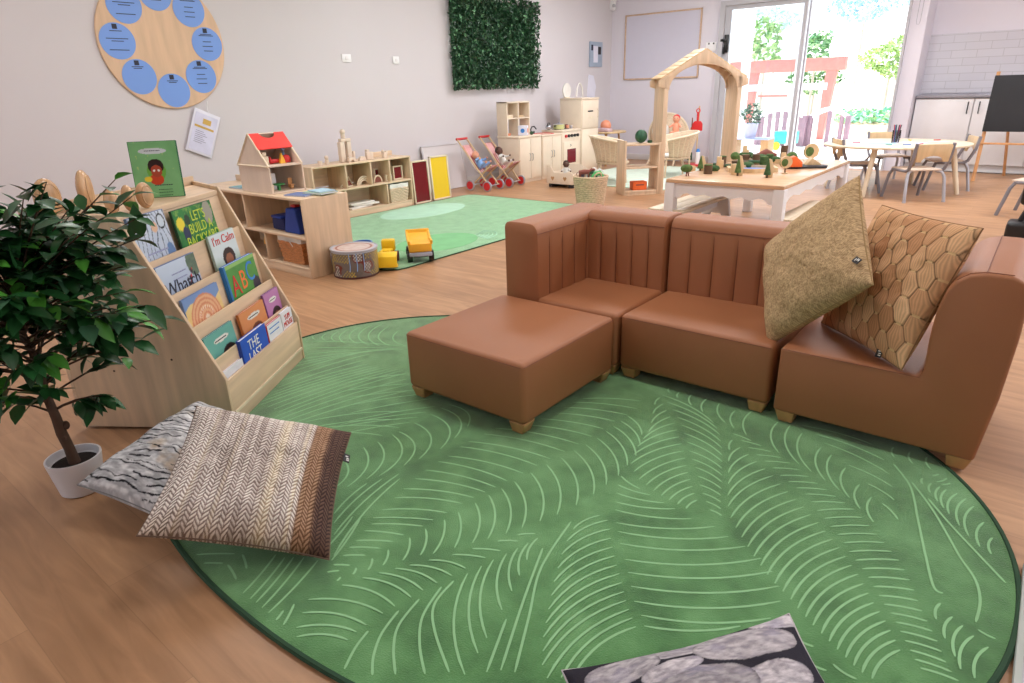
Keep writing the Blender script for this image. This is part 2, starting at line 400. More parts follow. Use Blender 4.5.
# round board with printed blue discs
by, bz, br = 3.05, 1.74, .565
bd = thing('round_notice_board', 'large round plywood board with ring of blue paper discs on left wall', 'notice board', (-6.494, by, bz))
n_ = 72; g = G(); g.lathe([(.001, 0), (br-.006, 0), (br, .006), (br, .012), (br-.006, .018), (.001, .018)], n_, (0, 0, 0), Euler((0, PI/2, 0)).to_matrix())
g.obj('panel', wood('veneer disc', (218, 184, 152), (9, 9, 1.2), .1), bd)
for k in range(8):
    a = PI/2+k*PI/4; cy, cz = .40*math.cos(a), .405*math.sin(a)
    d = G().lathe([(.001, 0), (.146, 0), (.146, .003), (.001, .003)], 40, (.019, cy, cz), Euler((0, PI/2, 0)).to_matrix()).obj('printed_disc', 'skyblue', bd)
    g = G(); g.bx(.0225, .0238, cy-.022, cy+.018, cz+.095, cz+.135); g.obj('emblem', 'ink', d)
    g = G()
    rows = [(.083, .05), (.07, .035)] if k in (3, 4) else [(.083, .055), (.072, .07), (.02, .04), (-.02, .05), (-.06, .045)] if k in (5, 6, 7, 0) else [(.08, .05), (.02, .09), (.0, .05), (-.07, .08)]
    for z, w in rows: g.bx(.0225, .0234, cy-w, cy+w, cz+z-.003, cz+z+.003)
    g.obj('printed_text', 'ink', d)
# paper folder hung by the board
t = thing('hanging_notice', 'white paper notice card hanging crooked below the round board', 'notice', (-6.48, 3.33, 1.13), rot=(math.radians(-24), 0, 0))
G().bx(0, .008, -.13, .13, -.41, 0, .002).obj('card', 'paper', t)
G().bx(.008, .011, -.11, .11, -.39, -.03, .0).obj('sheet', mat('lilac white sheet', (216, 216, 240), .5), t)
g = G(); g.bx(.011, .013, -.03, .05, -.12, -.07); g.bx(.011, .013, -.10, .09, -.165, -.145); g.obj('gold_label', 'inkg', t)
g = G()
for k in range(7): g.bx(.011, .0125, -.08, .0+.02*(k % 3), -.20-.018*k, -.195-.018*k)
g.obj('printed_text', mat('pale ink', (150, 150, 176), .6), t)
G().tube([(.006, 0, 0), (.008, -.02, .05), (.006, -.03, .1)], .004, 6).obj('string', 'white', t)

# leafy wall panel
lp = thing('artificial_hedge_panel', 'square panel of dense artificial green leaves on the left wall', 'hedge panel', (-6.498, 7.74, 1.86))
G().bx(0, .03, -.9, .9, -.52, .54).obj('backing', 'dkgreen', lp)
rng = np.random.default_rng(3); V = []; F = []; Cc = []
for k in range(5200):
    y = rng.uniform(-.97, .97); z = rng.uniform(-.58, .6); x = rng.uniform(.045, .11)
    a = Euler((rng.uniform(0, 6.28), rng.uniform(-1.1, 1.1), rng.uniform(-1.1, 1.1))).to_matrix(); s_ = rng.uniform(.022, .042)
    b = len(V)
    for p in ((0, 0, -s_), (.35*s_, .48*s_, 0), (0, 0, s_), (.35*s_, -.48*s_, 0)): V.append(tuple(a @ Vector(p)+Vector((x, y, z))))
    F += [(b, b+1, b+2), (b, b+2, b+3)]
    c = LC((44, 88, 56))*rng.uniform(.45, 1.25) if rng.random() > .12 else LC((112, 160, 120))*rng.uniform(.8, 1.2)
    Cc += [c]*4
me = bpy.data.meshes.new('foliage'); me.from_pydata(V, [], F); paint(me, np.array(Cc)); me.materials.append(M['leafmat'])
o = bpy.data.objects.new('foliage', me); COL.objects.link(o); o.parent = lp

# ------------------------------------------------------------ big round rug
STROKES=[[-1.061,2.224,-1.075,2.297,.1],[-1.03,2.147,-1.036,2.25,.1],[-1.0,2.075,-.999,2.206,.1],[-.975,2.007,-.963,2.163,.1],[-.966,1.944,-.928,2.122,.1],[-.957,1.884,-.895,2.081,.1],[-.941,1.825,-.865,2.037,.1],[-.92,1.767,-.836,1.995,.1],[-.887,1.727,-.809,1.952,.1],[-.85,1.695,-.783,1.911,.1],[-.815,1.679,-.759,1.87,.1],[-.78,1.664,-.736,1.831,.1],[-.747,1.653,-.712,1.796,.1],[-.716,1.647,-.689,1.762,.1],[-.685,1.642,-.667,1.73,.1],[-.654,1.636,-.645,1.699,.1],[-1.077,2.324,-.805,2.216,.1],[-1.028,2.274,-.775,2.18,.1],[-.982,2.226,-.749,2.141,.1],[-.938,2.176,-.727,2.096,.1],[-.896,2.126,-.705,2.052,.1],[-.859,2.072,-.687,2.007,.1],[-.824,2.018,-.669,1.964,.1],[-.791,1.965,-.653,1.922,.1],[-.759,1.918,-.637,1.882,.1],[-.727,1.875,-.622,1.842,.1],[-.7,1.828,-.608,1.804,.1],[-.674,1.783,-.595,1.767,.1],[-.646,1.744,-.58,1.732,.1],[-.619,1.708,-.566,1.698,.1],[-.593,1.674,-.551,1.667,.1],[-.678,2.055,-.696,2.13,.1],[-.652,1.98,-.653,2.094,.1],[-.625,1.91,-.612,2.065,.1],[-.6,1.845,-.572,2.036,.1],[-.577,1.782,-.534,2.006,.1],[-.554,1.724,-.498,1.979,.1],[-.526,1.675,-.463,1.947,.1],[-.496,1.638,-.43,1.917,.1],[-.466,1.605,-.397,1.889,.1],[-.437,1.573,-.366,1.861,.1],[-.409,1.544,-.337,1.834,.1],[-.381,1.517,-.308,1.807,.1],[-.355,1.492,-.281,1.778,.1],[-.328,1.471,-.255,1.751,.1],[-.302,1.454,-.23,1.723,.1],[-.277,1.438,-.207,1.694,.1],[-.254,1.416,-.185,1.666,.1],[-.23,1.399,-.163,1.639,.1],[-.208,1.382,-.144,1.608,.1],[-.185,1.368,-.126,1.579,.1],[-.164,1.354,-.108,1.551,.1],[-.143,1.34,-.09,1.527,.1],[-.122,1.327,-.072,1.503,.1],[-.102,1.315,-.057,1.477,.1],[-.083,1.305,-.042,1.451,.1],[-.062,1.301,-.028,1.426,.1],[-.712,2.177,-.638,2.164,.05],[-.669,2.145,-.596,2.15,.05],[-.629,2.11,-.555,2.13,.05],[-.589,2.078,-.514,2.11,.05],[-.552,2.053,-.476,2.092,.05],[-.515,2.026,-.438,2.068,.05],[-.48,1.995,-.402,2.043,.05],[-.446,1.974,-.367,2.019,.05],[-.413,1.953,-.333,1.998,.05],[-.381,1.934,-.301,1.977,.05],[-.354,1.901,-.269,1.957,.05],[-.327,1.865,-.238,1.939,.05],[-.3,1.836,-.21,1.909,.05],[-.274,1.807,-.184,1.878,.05],[-.248,1.78,-.158,1.849,.05],[-.224,1.752,-.134,1.82,.05],[-.203,1.72,-.11,1.791,.05],[-.181,1.694,-.087,1.765,.05],[-.159,1.668,-.068,1.731,.05],[-.139,1.642,-.051,1.696,.05],[-.121,1.613,-.035,1.661,.05],[-.103,1.586,-.021,1.625,.05],[-.086,1.561,-.007,1.592,.05],[-.068,1.538,.008,1.562,.05],[-.052,1.513,.022,1.534,.05],[-.038,1.488,.036,1.506,.05],[-.024,1.463,.048,1.478,.05],[-.01,1.439,.06,1.45,.05],[.003,1.416,.073,1.427,.05],[.017,1.397,.088,1.409,.05],[-.605,2.371,-.532,2.141,-.14],[-.559,2.366,-.449,2.103,-.14],[-.505,2.332,-.403,2.081,-.14],[-.42,2.266,-.351,2.052,-.14],[-.377,2.233,-.301,2.021,-.14],[-.317,2.174,-.265,1.996,-.14],[-.256,2.095,-.225,1.953,-.14],[-.21,2.04,-.178,1.905,-.14],[-1.084,2.407,-1.063,2.363,-.14],[-1.029,2.387,-1.014,2.34,-.14],[-.977,2.396,-.937,2.307,-.14],[-.908,2.402,-.875,2.278,-.14],[-.85,2.388,-.767,2.243,-.14],[-.774,2.363,-.724,2.221,-.14],[-.716,2.405,-.668,2.197,-.14],[-.524,2.392,-.277,2.393,.08],[-.461,2.352,-.224,2.303,.08],[-.417,2.303,-.192,2.216,.08],[-.314,2.196,-.17,2.14,.08],[-.241,2.115,-.15,2.063,.08],[-.177,2.022,-.123,1.961,.08],[-.214,2.416,-.199,2.342,-.12],[-.162,2.411,-.141,2.333,-.12],[-.109,2.408,-.088,2.331,-.12],[-.1,2.255,-.095,2.217,-.12],[-.073,2.238,-.068,2.176,-.12],[-.048,2.233,-.043,2.137,-.12],[-.03,2.225,-.023,2.108,-.12],[.0,2.221,-.006,2.083,-.12],[.025,2.205,.025,2.037,-.12],[.048,2.172,.051,1.998,-.12],[.08,2.097,.081,1.961,-.12],[.106,2.028,.109,1.942,-.12],[-.078,2.291,-.062,2.312,-.12],[-.062,2.256,-.038,2.301,-.12],[-.047,2.249,-.025,2.274,-.12],[.025,1.649,.024,1.582,-.12],[.054,1.615,.049,1.526,-.12],[.077,1.597,.074,1.48,-.12],[.101,1.576,.088,1.447,-.12],[.131,1.557,.115,1.438,-.12],[.107,1.604,.155,1.598,-.12],[-.217,1.315,-.189,1.317,-.12],[-.192,1.265,-.147,1.264,-.12],[-.14,1.291,-.089,1.28,-.12],[-1.209,1.264,-1.083,1.111,.12],[-1.2,1.322,-1.059,1.153,.12],[-1.19,1.376,-1.031,1.204,.12],[-1.18,1.433,-1.009,1.254,.12],[-1.168,1.509,-.984,1.311,.12],[-1.154,1.583,-.961,1.37,.12],[-1.142,1.653,-.94,1.446,.12],[-1.128,1.72,-.927,1.529,.12],[-1.118,1.781,-.922,1.6,.12],[-1.109,1.847,-.917,1.673,.12],[-1.109,1.912,-.924,1.747,.12],[-1.105,1.963,-.93,1.821,.12],[-1.103,2.016,-.958,1.904,.12],[-1.102,2.069,-.984,1.966,.12],[-1.219,1.195,-1.11,1.063,.1],[-1.227,1.141,-1.142,1.008,.1],[-1.243,1.075,-1.168,.982,.1],[-1.424,1.059,-1.246,1.172,.07],[-1.441,1.128,-1.24,1.237,.07],[-1.455,1.18,-1.232,1.283,.07],[-1.469,1.245,-1.222,1.329,.07],[-1.478,1.305,-1.213,1.371,.07],[-1.483,1.371,-1.206,1.423,.07],[-1.479,1.42,-1.191,1.492,.07],[-1.488,1.495,-1.18,1.56,.07],[-1.489,1.541,-1.168,1.624,.07],[-1.479,1.619,-1.154,1.695,.07],[-1.473,1.68,-1.142,1.77,.07],[-1.378,1.779,-1.131,1.847,.07],[-1.376,1.845,-1.127,1.923,.07],[-1.355,1.921,-1.122,2.002,.07],[-1.354,1.983,-1.107,2.078,.07],[-1.349,2.044,-1.105,2.148,.07],[-1.334,2.099,-1.126,2.218,.07],[-1.768,1.72,-1.572,1.626,.25],[-1.772,1.678,-1.549,1.527,.25],[-1.766,1.612,-1.537,1.437,.25],[-1.769,1.522,-1.55,1.341,.25],[-1.765,1.436,-1.563,1.279,.25],[-1.766,1.404,-1.583,1.184,.25],[-.881,1.341,-.852,1.447,.12],[-.865,1.282,-.82,1.441,.12],[-.845,1.226,-.793,1.407,.12],[-.821,1.174,-.769,1.372,.12],[-.799,1.124,-.744,1.341,.12],[-.775,1.078,-.721,1.311,.12],[-.753,1.035,-.697,1.282,.12],[-.732,.994,-.674,1.256,.12],[-.711,.955,-.652,1.23,.12],[-.687,.92,-.631,1.204,.12],[-.665,.887,-.611,1.18,.12],[-.635,.865,-.59,1.158,.12],[-.611,.886,-.569,1.138,.12],[-.593,.914,-.549,1.119,.12],[-.909,1.677,-.821,1.648,-.08],[-.89,1.625,-.778,1.637,-.08],[-.873,1.581,-.723,1.624,-.08],[-.85,1.537,-.681,1.616,-.08],[-.829,1.5,-.62,1.599,-.08],[-.793,1.446,-.549,1.604,-.08],[-.768,1.412,-.498,1.584,-.08],[-.736,1.368,-.443,1.571,-.08],[-.69,1.317,-.391,1.546,-.08],[-.658,1.276,-.348,1.514,-.08],[-.626,1.234,-.317,1.467,-.08],[-.593,1.191,-.296,1.416,-.08],[-.556,1.16,-.297,1.344,-.08],[-.534,1.133,-.347,1.274,-.08],[-.997,1.054,-.806,.823,-.12],[-.987,1.094,-.819,.87,-.12],[-.973,1.135,-.847,.962,-.12],[-.962,1.173,-.868,1.029,-.12],[-.951,1.209,-.889,1.088,-.12],[-.942,1.244,-.91,1.149,-.12],[-1.008,1.008,-.79,.76,-.12],[-1.0,1.22,-.96,1.255,.05],[-1.029,1.162,-.98,1.198,.05],[-1.066,1.092,-.995,1.134,.05],[-1.095,1.039,-1.01,1.086,.05],[-1.251,.769,-1.077,.804,.12],[-1.279,.681,-1.083,.769,.12],[-1.251,.644,-1.086,.718,.12],[-1.221,.606,-1.089,.689,.12],[-1.195,.589,-1.086,.66,.12],[-1.228,.821,-1.066,.851,.12],[-1.207,.861,-1.06,.888,.12],[-1.184,.9,-1.049,.93,.12],[-1.161,.934,-1.037,.975,.12],[-1.133,.981,-1.026,1.019,.12],[-1.414,1.013,-1.254,1.119,.04],[-1.395,.991,-1.259,1.079,.04],[-1.386,.957,-1.274,1.015,.04],[-1.369,.912,-1.278,.975,.04],[-1.361,.88,-1.285,.932,.04],[-1.347,.846,-1.295,.886,.04],[-1.337,.805,-1.297,.832,.04],[-1.326,.776,-1.304,.8,.04],[-1.28,.786,-1.276,.771,.1],[-1.275,.836,-1.261,.814,.1],[-1.269,.889,-1.241,.85,.1],[-1.261,.942,-1.222,.888,.1],[-1.251,1.017,-1.192,.936,.1],[-1.388,.789,-1.322,.591,.03],[-1.431,.772,-1.352,.591,.03],[-1.457,.756,-1.381,.591,.03],[-1.476,.739,-1.406,.589,.03],[-1.508,.73,-1.441,.589,.03],[-1.295,.649,-1.255,.591,.03],[-1.298,.619,-1.284,.589,.03],[-1.581,.622,-1.505,.605,.03],[-1.588,.671,-1.522,.646,.03],[-1.45,.995,-1.356,.813,.03],[-1.472,.979,-1.412,.834,.03],[-1.696,.589,-1.608,.659,.03],[-1.649,.578,-1.597,.617,.03],[-2.969,1.901,-2.912,1.861,-.25],[-2.938,1.955,-2.851,1.884,-.25],[-2.906,2.019,-2.793,1.905,-.25],[-2.889,2.081,-2.718,1.918,-.25],[-2.866,2.131,-2.655,1.954,-.25],[-2.834,2.183,-2.593,1.976,-.25],[-2.796,2.239,-2.545,2.001,-.25],[-2.731,2.232,-2.497,2.034,-.25],[-2.632,2.215,-2.422,2.079,-.25],[-2.936,1.806,-2.415,2.073,.05],[-2.836,1.753,-2.4,2.036,.05],[-2.762,1.702,-2.426,2.017,.05],[-2.736,1.649,-2.452,1.997,.05],[-2.711,1.597,-2.478,1.978,.05],[-2.687,1.548,-2.503,1.959,.05],[-2.638,1.494,-2.529,1.94,.05],[-2.579,1.441,-2.499,1.891,.05],[-2.527,1.39,-2.453,1.836,.05],[-2.5,1.346,-2.405,1.801,.05],[-2.479,1.304,-2.364,1.803,.05],[-2.459,1.263,-2.331,1.813,.05],[-2.433,1.238,-2.298,1.823,.05],[-2.389,1.246,-2.265,1.833,.05],[-2.347,1.253,-2.232,1.842,.05],[-2.307,1.254,-2.199,1.851,.05],[-2.279,1.213,-2.161,1.846,.05],[-2.249,1.193,-2.109,1.798,.05],[-2.213,1.204,-2.057,1.758,.05],[-2.172,1.21,-2.007,1.718,.05],[-2.313,1.611,-2.143,1.843,.04],[-2.248,1.541,-2.06,1.767,.04],[-2.174,1.506,-1.99,1.732,.04],[-2.103,1.477,-1.929,1.73,.04],[-2.049,1.42,-1.865,1.719,.04],[-1.995,1.374,-1.802,1.672,.04],[-2.0,1.334,-1.794,1.616,.04],[-2.005,1.294,-1.79,1.563,.04],[-1.949,1.255,-1.785,1.512,.04],[-2.136,1.266,-1.894,1.552,.08],[-2.074,1.251,-1.84,1.503,.08],[-2.035,1.279,-1.788,1.457,.08],[-1.965,1.272,-1.791,1.375,.08],[-1.771,1.334,-1.603,1.144,.2],[-1.781,1.274,-1.619,1.072,.2],[-1.749,1.167,-1.649,1.041,.2],[-1.531,.953,-1.581,1.126,.06],[-1.492,.923,-1.56,1.176,.06],[-1.445,.888,-1.536,1.23,.06],[-1.367,.829,-1.511,1.212,.06]]
LONG=[[[-0.193,2.295],[-0.123,2.174],[-0.075,1.993],[-0.032,1.826],[0.003,1.704],[0.027,1.693]],[[-0.125,2.209],[-0.054,2.088],[-0.0,1.974],[0.041,1.881],[0.084,1.8],[0.102,1.716],[0.1,1.62]],[[-0.068,2.136],[-0.001,2.033],[0.086,1.914],[0.154,1.823]],[[-0.907,1.367],[-0.86,1.15],[-0.777,0.983],[-0.696,0.819]],[[-0.904,1.217],[-0.824,1.023],[-0.723,0.798]],[[-0.819,0.945],[-0.748,0.779]],[[-1.068,0.709],[-1.052,0.656],[-1.02,0.596]],[[-1.058,0.8],[-1.035,0.724],[-0.997,0.666],[-0.954,0.627]],[[-1.045,0.86],[-1.022,0.769],[-0.978,0.712],[-0.911,0.659]],[[-1.03,0.928],[-0.995,0.825],[-0.934,0.756],[-0.857,0.701]],[[-1.019,0.964],[-1.0,0.872],[-0.938,0.81],[-0.811,0.736]]]
RC = Vector((-1.409, 1.726, 0)); RX, RY, RN = 1.586, 1.172, 2.15
def rim_pt(a, f=1):
    c, q = math.cos(a), math.sin(a); return (RX*f*math.copysign(abs(c)**(2/RN), c), RY*f*math.copysign(abs(q)**(2/RN), q))
def on_rug(p, m=.985): return abs(p[0]/RX)**RN+abs(p[1]/RY)**RN < m**RN
rug = thing('oval_rug', 'large oval green rug printed with pale leaf lines under the tan sofa', 'rug', RC)
n_ = 160
G().prism([rim_pt(2*PI*k/n_) for k in range(n_)], .001, .012, 'z').obj('pile', 'rug', rug)
g = G()
g.tube([(*rim_pt(2*PI*k/n_, 1.0015), .008) for k in range(n_)], .009, 6, True).obj('binding', 'rugedge', rug)
g = G()
def ribbon(g, pts, w, z):
    pts = [p for p in pts if on_rug(p)]
    if len(pts) < 2: return
    L_ = []; R_ = []
    for i, p in enumerate(pts):
        t = (pts[min(i+1, len(pts)-1)]-pts[max(i-1, 0)]).normalized(); nn = Vector((-t.y, t.x)); e = w*(.45 if i in (0, len(pts)-1) else 1)
        L_.append(g.bm.verts.new((p.x+nn.x*e, p.y+nn.y*e, z))); R_.append(g.bm.verts.new((p.x-nn.x*e, p.y-nn.y*e, z)))
    for i in range(len(pts)-1): g.bm.faces.new((L_[i], R_[i], R_[i+1], L_[i+1]))
for (a, b, c, d, bu) in STROKES:
    A = Vector((a, b))-RC.xy; B = Vector((c, d))-RC.xy; D = B-A; nn = Vector((-D.y, D.x)); P = A+D*.5+nn*bu*1.6
    zi = zi+1 if 'zi' in dir() else 0; ribbon(g, [A*(1-t)**2+P*2*t*(1-t)+B*t*t for t in [i/8 for i in range(9)]], .0033, .0125+.00003*(zi % 37))
for pl in LONG:
    q = [Vector(p)-RC.xy for p in pl]; out = []
    q = [q[0]]+q+[q[-1]]
    for i in range(1, len(q)-2):
        for k in range(7):
            t = k/7; out.append(.5*((2*q[i])+(q[i+1]-q[i-1])*t+(2*q[i-1]-5*q[i]+4*q[i+1]-q[i+2])*t*t+(3*q[i]-q[i-1]-3*q[i+1]+q[i+2])*t**3))
    ribbon(g, out, .0033, .0129)
g.obj('leaf_print', 'rugline', rug, up=True)

# ------------------------------------------------------------ modular sofa
LE = ('leather', 'seam')
def feet(t, x0, x1, y0, y1):
    for x, y in ((x0+.043, y0+.043), (x1-.043, y0+.043), (x0+.043, y1-.043), (x1-.043, y1-.043)):
        sx = -1 if x < (x0+x1)/2 else 1; sy = -1 if y < (y0+y1)/2 else 1
        g = G(); vs = bmesh.ops.create_cube(g.bm, size=1)['verts']
        for v in vs:
            top = v.co.z > 0; v.co = Vector((x+v.co.x*(.075 if top else .052)-sx*(0 if top else .004), y+v.co.y*(.075 if top else .052), .062 if top else .013))
        bmesh.ops.bevel(g.bm, geom=g.bm.edges[:], offset=.003, segments=1, affect='EDGES')
        g.obj('foot', 'foot', t)
def padded(g, x0, x1, y0, y1, z0, z1, r=.022, puff=.006):
    """upholstered block with rounded edges and a slightly domed top"""
    g.bx(x0, x1, y0, y1, z0, z1-puff, r, 4)
    cx, cy = (x0+x1)/2, (y0+y1)/2
    nx, ny = 14, 14; i0 = r*.9
    def f(u, v):
        x = x0+i0+(x1-x0-2*i0)*u; y = y0+i0+(y1-y0-2*i0)*v
        e = min(1, 5*min(u, 1-u, v, 1-v)); return (x, y, z1-puff+puff*math.sin(e*PI/2)*1.0-.0005*(e == 0))
    g.surf(f, nx, ny); return g
def seam(g, pts, r=.0022): g.mi = 1; g.tube(pts, r, 5); g.mi = 0
def channel_back(g, x0, x1, y0, y1, z0, z1, nch, face='y', grooves=True):
    """upright pad: vertical channels on its front (low y or high x side), rounded top"""
    w = x1-x0 if face == 'y' else y1-y0; d = y1-y0 if face == 'y' else x1-x0
    R1, R2 = .045, .03
    prof = [(d, z0), (d, (z0+z1)/2), (d, z1-R2)]+[(d-R2+R2*math.cos(a), z1-R2+R2*math.sin(a)) for a in (.5, 1.05, PI/2)]+[(d*.5, z1+.002)]
    prof += [(R1+R1*math.cos(a), z1-R1+R1*math.sin(a)) for a in (PI/2, PI/2+.4, PI/2+.8, PI/2+1.2, PI)]
    prof += [(-.002+.0*k, z1-R1-(z1-R1-z0)*k/6) for k in range(1, 7)]
    m = len(prof)-1; ns = nch*10; cyy, czz = d/2, (z0+z1)/2
    def f(u, v):
        k = min(m, int(round(v*m))); a, z = prof[k]; e = min(u, 1-u)*w; sh = 0
        if e < .016: q = 1-e/.016; sh = (1-math.sqrt(max(0, 1-q*q)))*.016
        a2 = a+(sh if a < d/2 else -sh); z2 = z-(sh if z > z1-.06 else 0)
        if grooves and a < .02 and z < z1-.05:
            ph = (u*nch) % 1; a2 += .007*math.exp(-((min(ph, 1-ph)*w/nch/.006)**2)) if .02 < u < .98 else 0
            a2 -= .004*math.sin(PI*ph)
        return (x0+u*w, y0+a2, z2) if face == 'y' else (x1-a2, y0+u*w, z2)
    g.surf(f, ns, m)
    for u in (0, 1):
        vs = [g.bm.verts.new(f(u, k/m)) for k in range(m+1)]; g.bm.faces.new(vs)
    bmesh.ops.remove_doubles(g.bm, verts=g.bm.verts, dist=.0004)
    if grooves:
        for k in range(1, nch):
            p = x0+w*k/nch if face == 'y' else y0+w*k/nch
            zz = [z0+(z1-.052-z0)*i/4 for i in range(5)]
            seam(g, [((p, y0+.003, z) if face == 'y' else (x1-.003, p, z)) for z in zz], .0022)
        zt_ = z1-.045
        seam(g, [((x0+.01, y0-.001, zt_) if face == 'y' else (x1+.001, y0+.01, zt_)), ((x1-.01, y0-.001, zt_) if face == 'y' else (x1+.001, y1-.01, zt_))], .0015)
    return g
SZ = .668
# ottoman
t = thing('sofa_ottoman', 'tan leather square ottoman pushed against the corner seat of the sofa', 'ottoman', (-1.649, 2.011, 0))
def W2L(o): return lambda g: (bmesh.ops.translate(g.bm, verts=g.bm.verts, vec=-Vector(o.location)) and None) or g
KS = .976
def place(g, t): bmesh.ops.scale(g.bm, verts=g.bm.verts, vec=(KS, KS, 1)); bmesh.ops.translate(g.bm, verts=g.bm.verts, vec=-Vector(t.location)); return g
g = padded(G(), -2.015, -1.365, 1.725, 2.40, .060, .319); seam(g, [(-2.005, 1.7265, .300), (-1.376, 1.7265, .300)], .0013); seam(g, [(-1.3665, 1.737, .300), (-1.3665, 2.39, .300)], .0013)
place(g, t).obj('seat', LE, t); feet_t = G
def feetw(t, *a):
    a = [v*KS for v in a]; feet(t, a[0]-t.location.x, a[1]-t.location.x, a[2]-t.location.y, a[3]-t.location.y)
feetw(t, -2.015, -1.365, 1.725, 2.40)
# corner unit
t = thing('corner_sofa_seat', 'tan leather corner sofa seat with channelled back on two sides behind the ottoman', 'sofa', (-1.649, 2.684, 0))
place(padded(G(), -1.83, -1.372, 2.425, 2.90, .060, .319), t).obj('seat', LE, t)
place(G().bx(-2.0, -1.39, 2.44, 3.07, .045, .26, .012), t).obj('base', 'leather', t)
place(channel_back(G(), -1.83, -1.372, 2.885, 3.09, .060, SZ, 5), t).obj('backrest', LE, t)
place(channel_back(G(), -2.015, -1.815, 2.42, 3.09, .060, SZ, 6, 'x'), t).obj('backrest', LE, t)
feetw(t, -2.015, -1.37, 2.425, 3.09)
# armless unit
t = thing('armless_sofa_seat', 'tan leather armless sofa seat in the middle of the row with channelled back', 'sofa', (-0.996, 2.704, 0))
g = padded(G(), -1.362, -.678, 2.445, 2.93, .060, .319); seam(g, [(-1.352, 2.4465, .300), (-.688, 2.4465, .300)], .0013)
place(g, t).obj('seat', LE, t)
place(channel_back(G(), -1.362, -.678, 2.90, 3.11, .060, SZ, 6), t).obj('backrest', LE, t)
feetw(t, -1.362, -.678, 2.445, 3.11)
# end unit turned sideways
t = thing('end_sofa_seat', 'tan leather end sofa seat turned sideways, holding the two brown patterned cushions', 'sofa', (-0.303, 2.674, 0))
g = G()
prof = [(-.648, .060), (-.648, .319), (-.40, .325), (-.187, .319), (-.178, .35), (-.181, .46), (-.178, .55), (-.166, .615), (-.144, .657), (-.112, .682), (-.07, .692), (.0, .692), (.032, .677), (.05, .645), (.052, .5), (.044, .3), (.020, .060)]
g.prism(prof, 2.425, 3.08, 'y', None, None, .012, 3)
seam(g, [(-.177, 2.424, .35), (-.184, 2.424, .317), (-.64, 2.424, .317)], .0012)
seam(g, [(x, 2.4385, z) for x, z in [(-.142, .659), (-.111, .684), (-.07, .6935), (.0, .6935)]], .0012); seam(g, [(-.07, y, .6935) for y in (2.44, 2.75, 3.07)], .0014)
place(g, t).obj('seat_and_backrest', LE, t, sharp=50)
feetw(t, -.648, .022, 2.425, 3.08)

# ------------------------------------------------------------ cushions
def cushion(name, label, corners, thick, fn, tagpos=None, pinch=.075, N=150, seed=1, relief=0):
    TL, TR, BR, BL = [Vector(c) for c in corners]; c = (TL+TR+BR+BL)/4
    ex = ((TR-TL)+(BR-BL))/4; ey = ((TL-BL)+(TR-BR))/4; sx, sy = ex.length, ey.length
    X = ex.normalized(); Z = X.cross(ey.normalized()).normalized(); Y = Z.cross(X)
    R = Matrix((X, Y, Z)).transposed()
    t = thing(name, label, 'cushion', c, rot=R.to_euler())
    s = np.linspace(-1, 1, N); U, V = np.meshgrid(s, s, indexing='ij')
    x = sx*U*(1-pinch*(1-V**2)); y = sy*V*(1-pinch*(1-U**2))
    e = np.clip((1-U**2), 0, 1)*np.clip((1-V**2), 0, 1)
    z = thick/2*e**.42
    wr = (fbm(U*3+5, V*3+9, seed, 3)-.5)*.035*e**.5; wr += .004*np.sin(9*(U+V)+4*fbm(U*2, V*2, seed+5))*e**.3*(1-e)
    col, rel = fn(U, V)
    P = np.stack([x, y, z+wr+rel*relief*np.clip(e*6, 0, 1)], -1)
    gridmesh('front_cover', P, col, 'fabric', t)
    P2 = np.stack([x, y, -z*.9+wr*.3], -1)[::-1]
    gridmesh('back_cover', P2, col[::-1], 'fabric', t)
    # piping along the seam
    q = [(sx*u*(1-pinch*(1-v*v)), sy*v*(1-pinch*(1-u*u)), 0) for u, v in [(-1+i/10, -1) for i in range(20)]+[(1, -1+i/10) for i in range(20)]+[(1-i/10, 1) for i in range(20)]+[(-1, 1-i/10) for i in range(20)]]
    G().tube(q, .0028, 6, True).obj('piping', M['piping_'+name], t)
    if tagpos:
        u, v, a = tagpos; g = G(); g.box((0, 0, 0), (.022, .034, .002), .0005)
        tg = g.obj('tag', 'dark', t, (sx*u, sy*v, thick*(.02 if abs(u) > .98 else .2)), (0, .3, a)); tg['label'] = 'small black and white maker tag'
        gg = G()
        for kk in (-.009, -.002, .006): gg.box((.0035-.004*(kk > 0), kk, .0014), (.009, .0035, .001))
        gg.obj('stitching', 'inkw', tg)
    return t
M['piping_striped_cushion'] = mat('brown edge', (120, 98, 84), .9); M['piping_bark_print_cushion'] = mat('grey edge', (140, 140, 140), .9)
M['piping_pebble_print_cushion'] = mat('pale edge', (196, 190, 196), .9); M['piping_woven_cushion'] = mat('straw edge', (166, 138, 96), .9); M['piping_basketweave_cushion'] = mat('bronze edge', (136, 100, 66), .9)

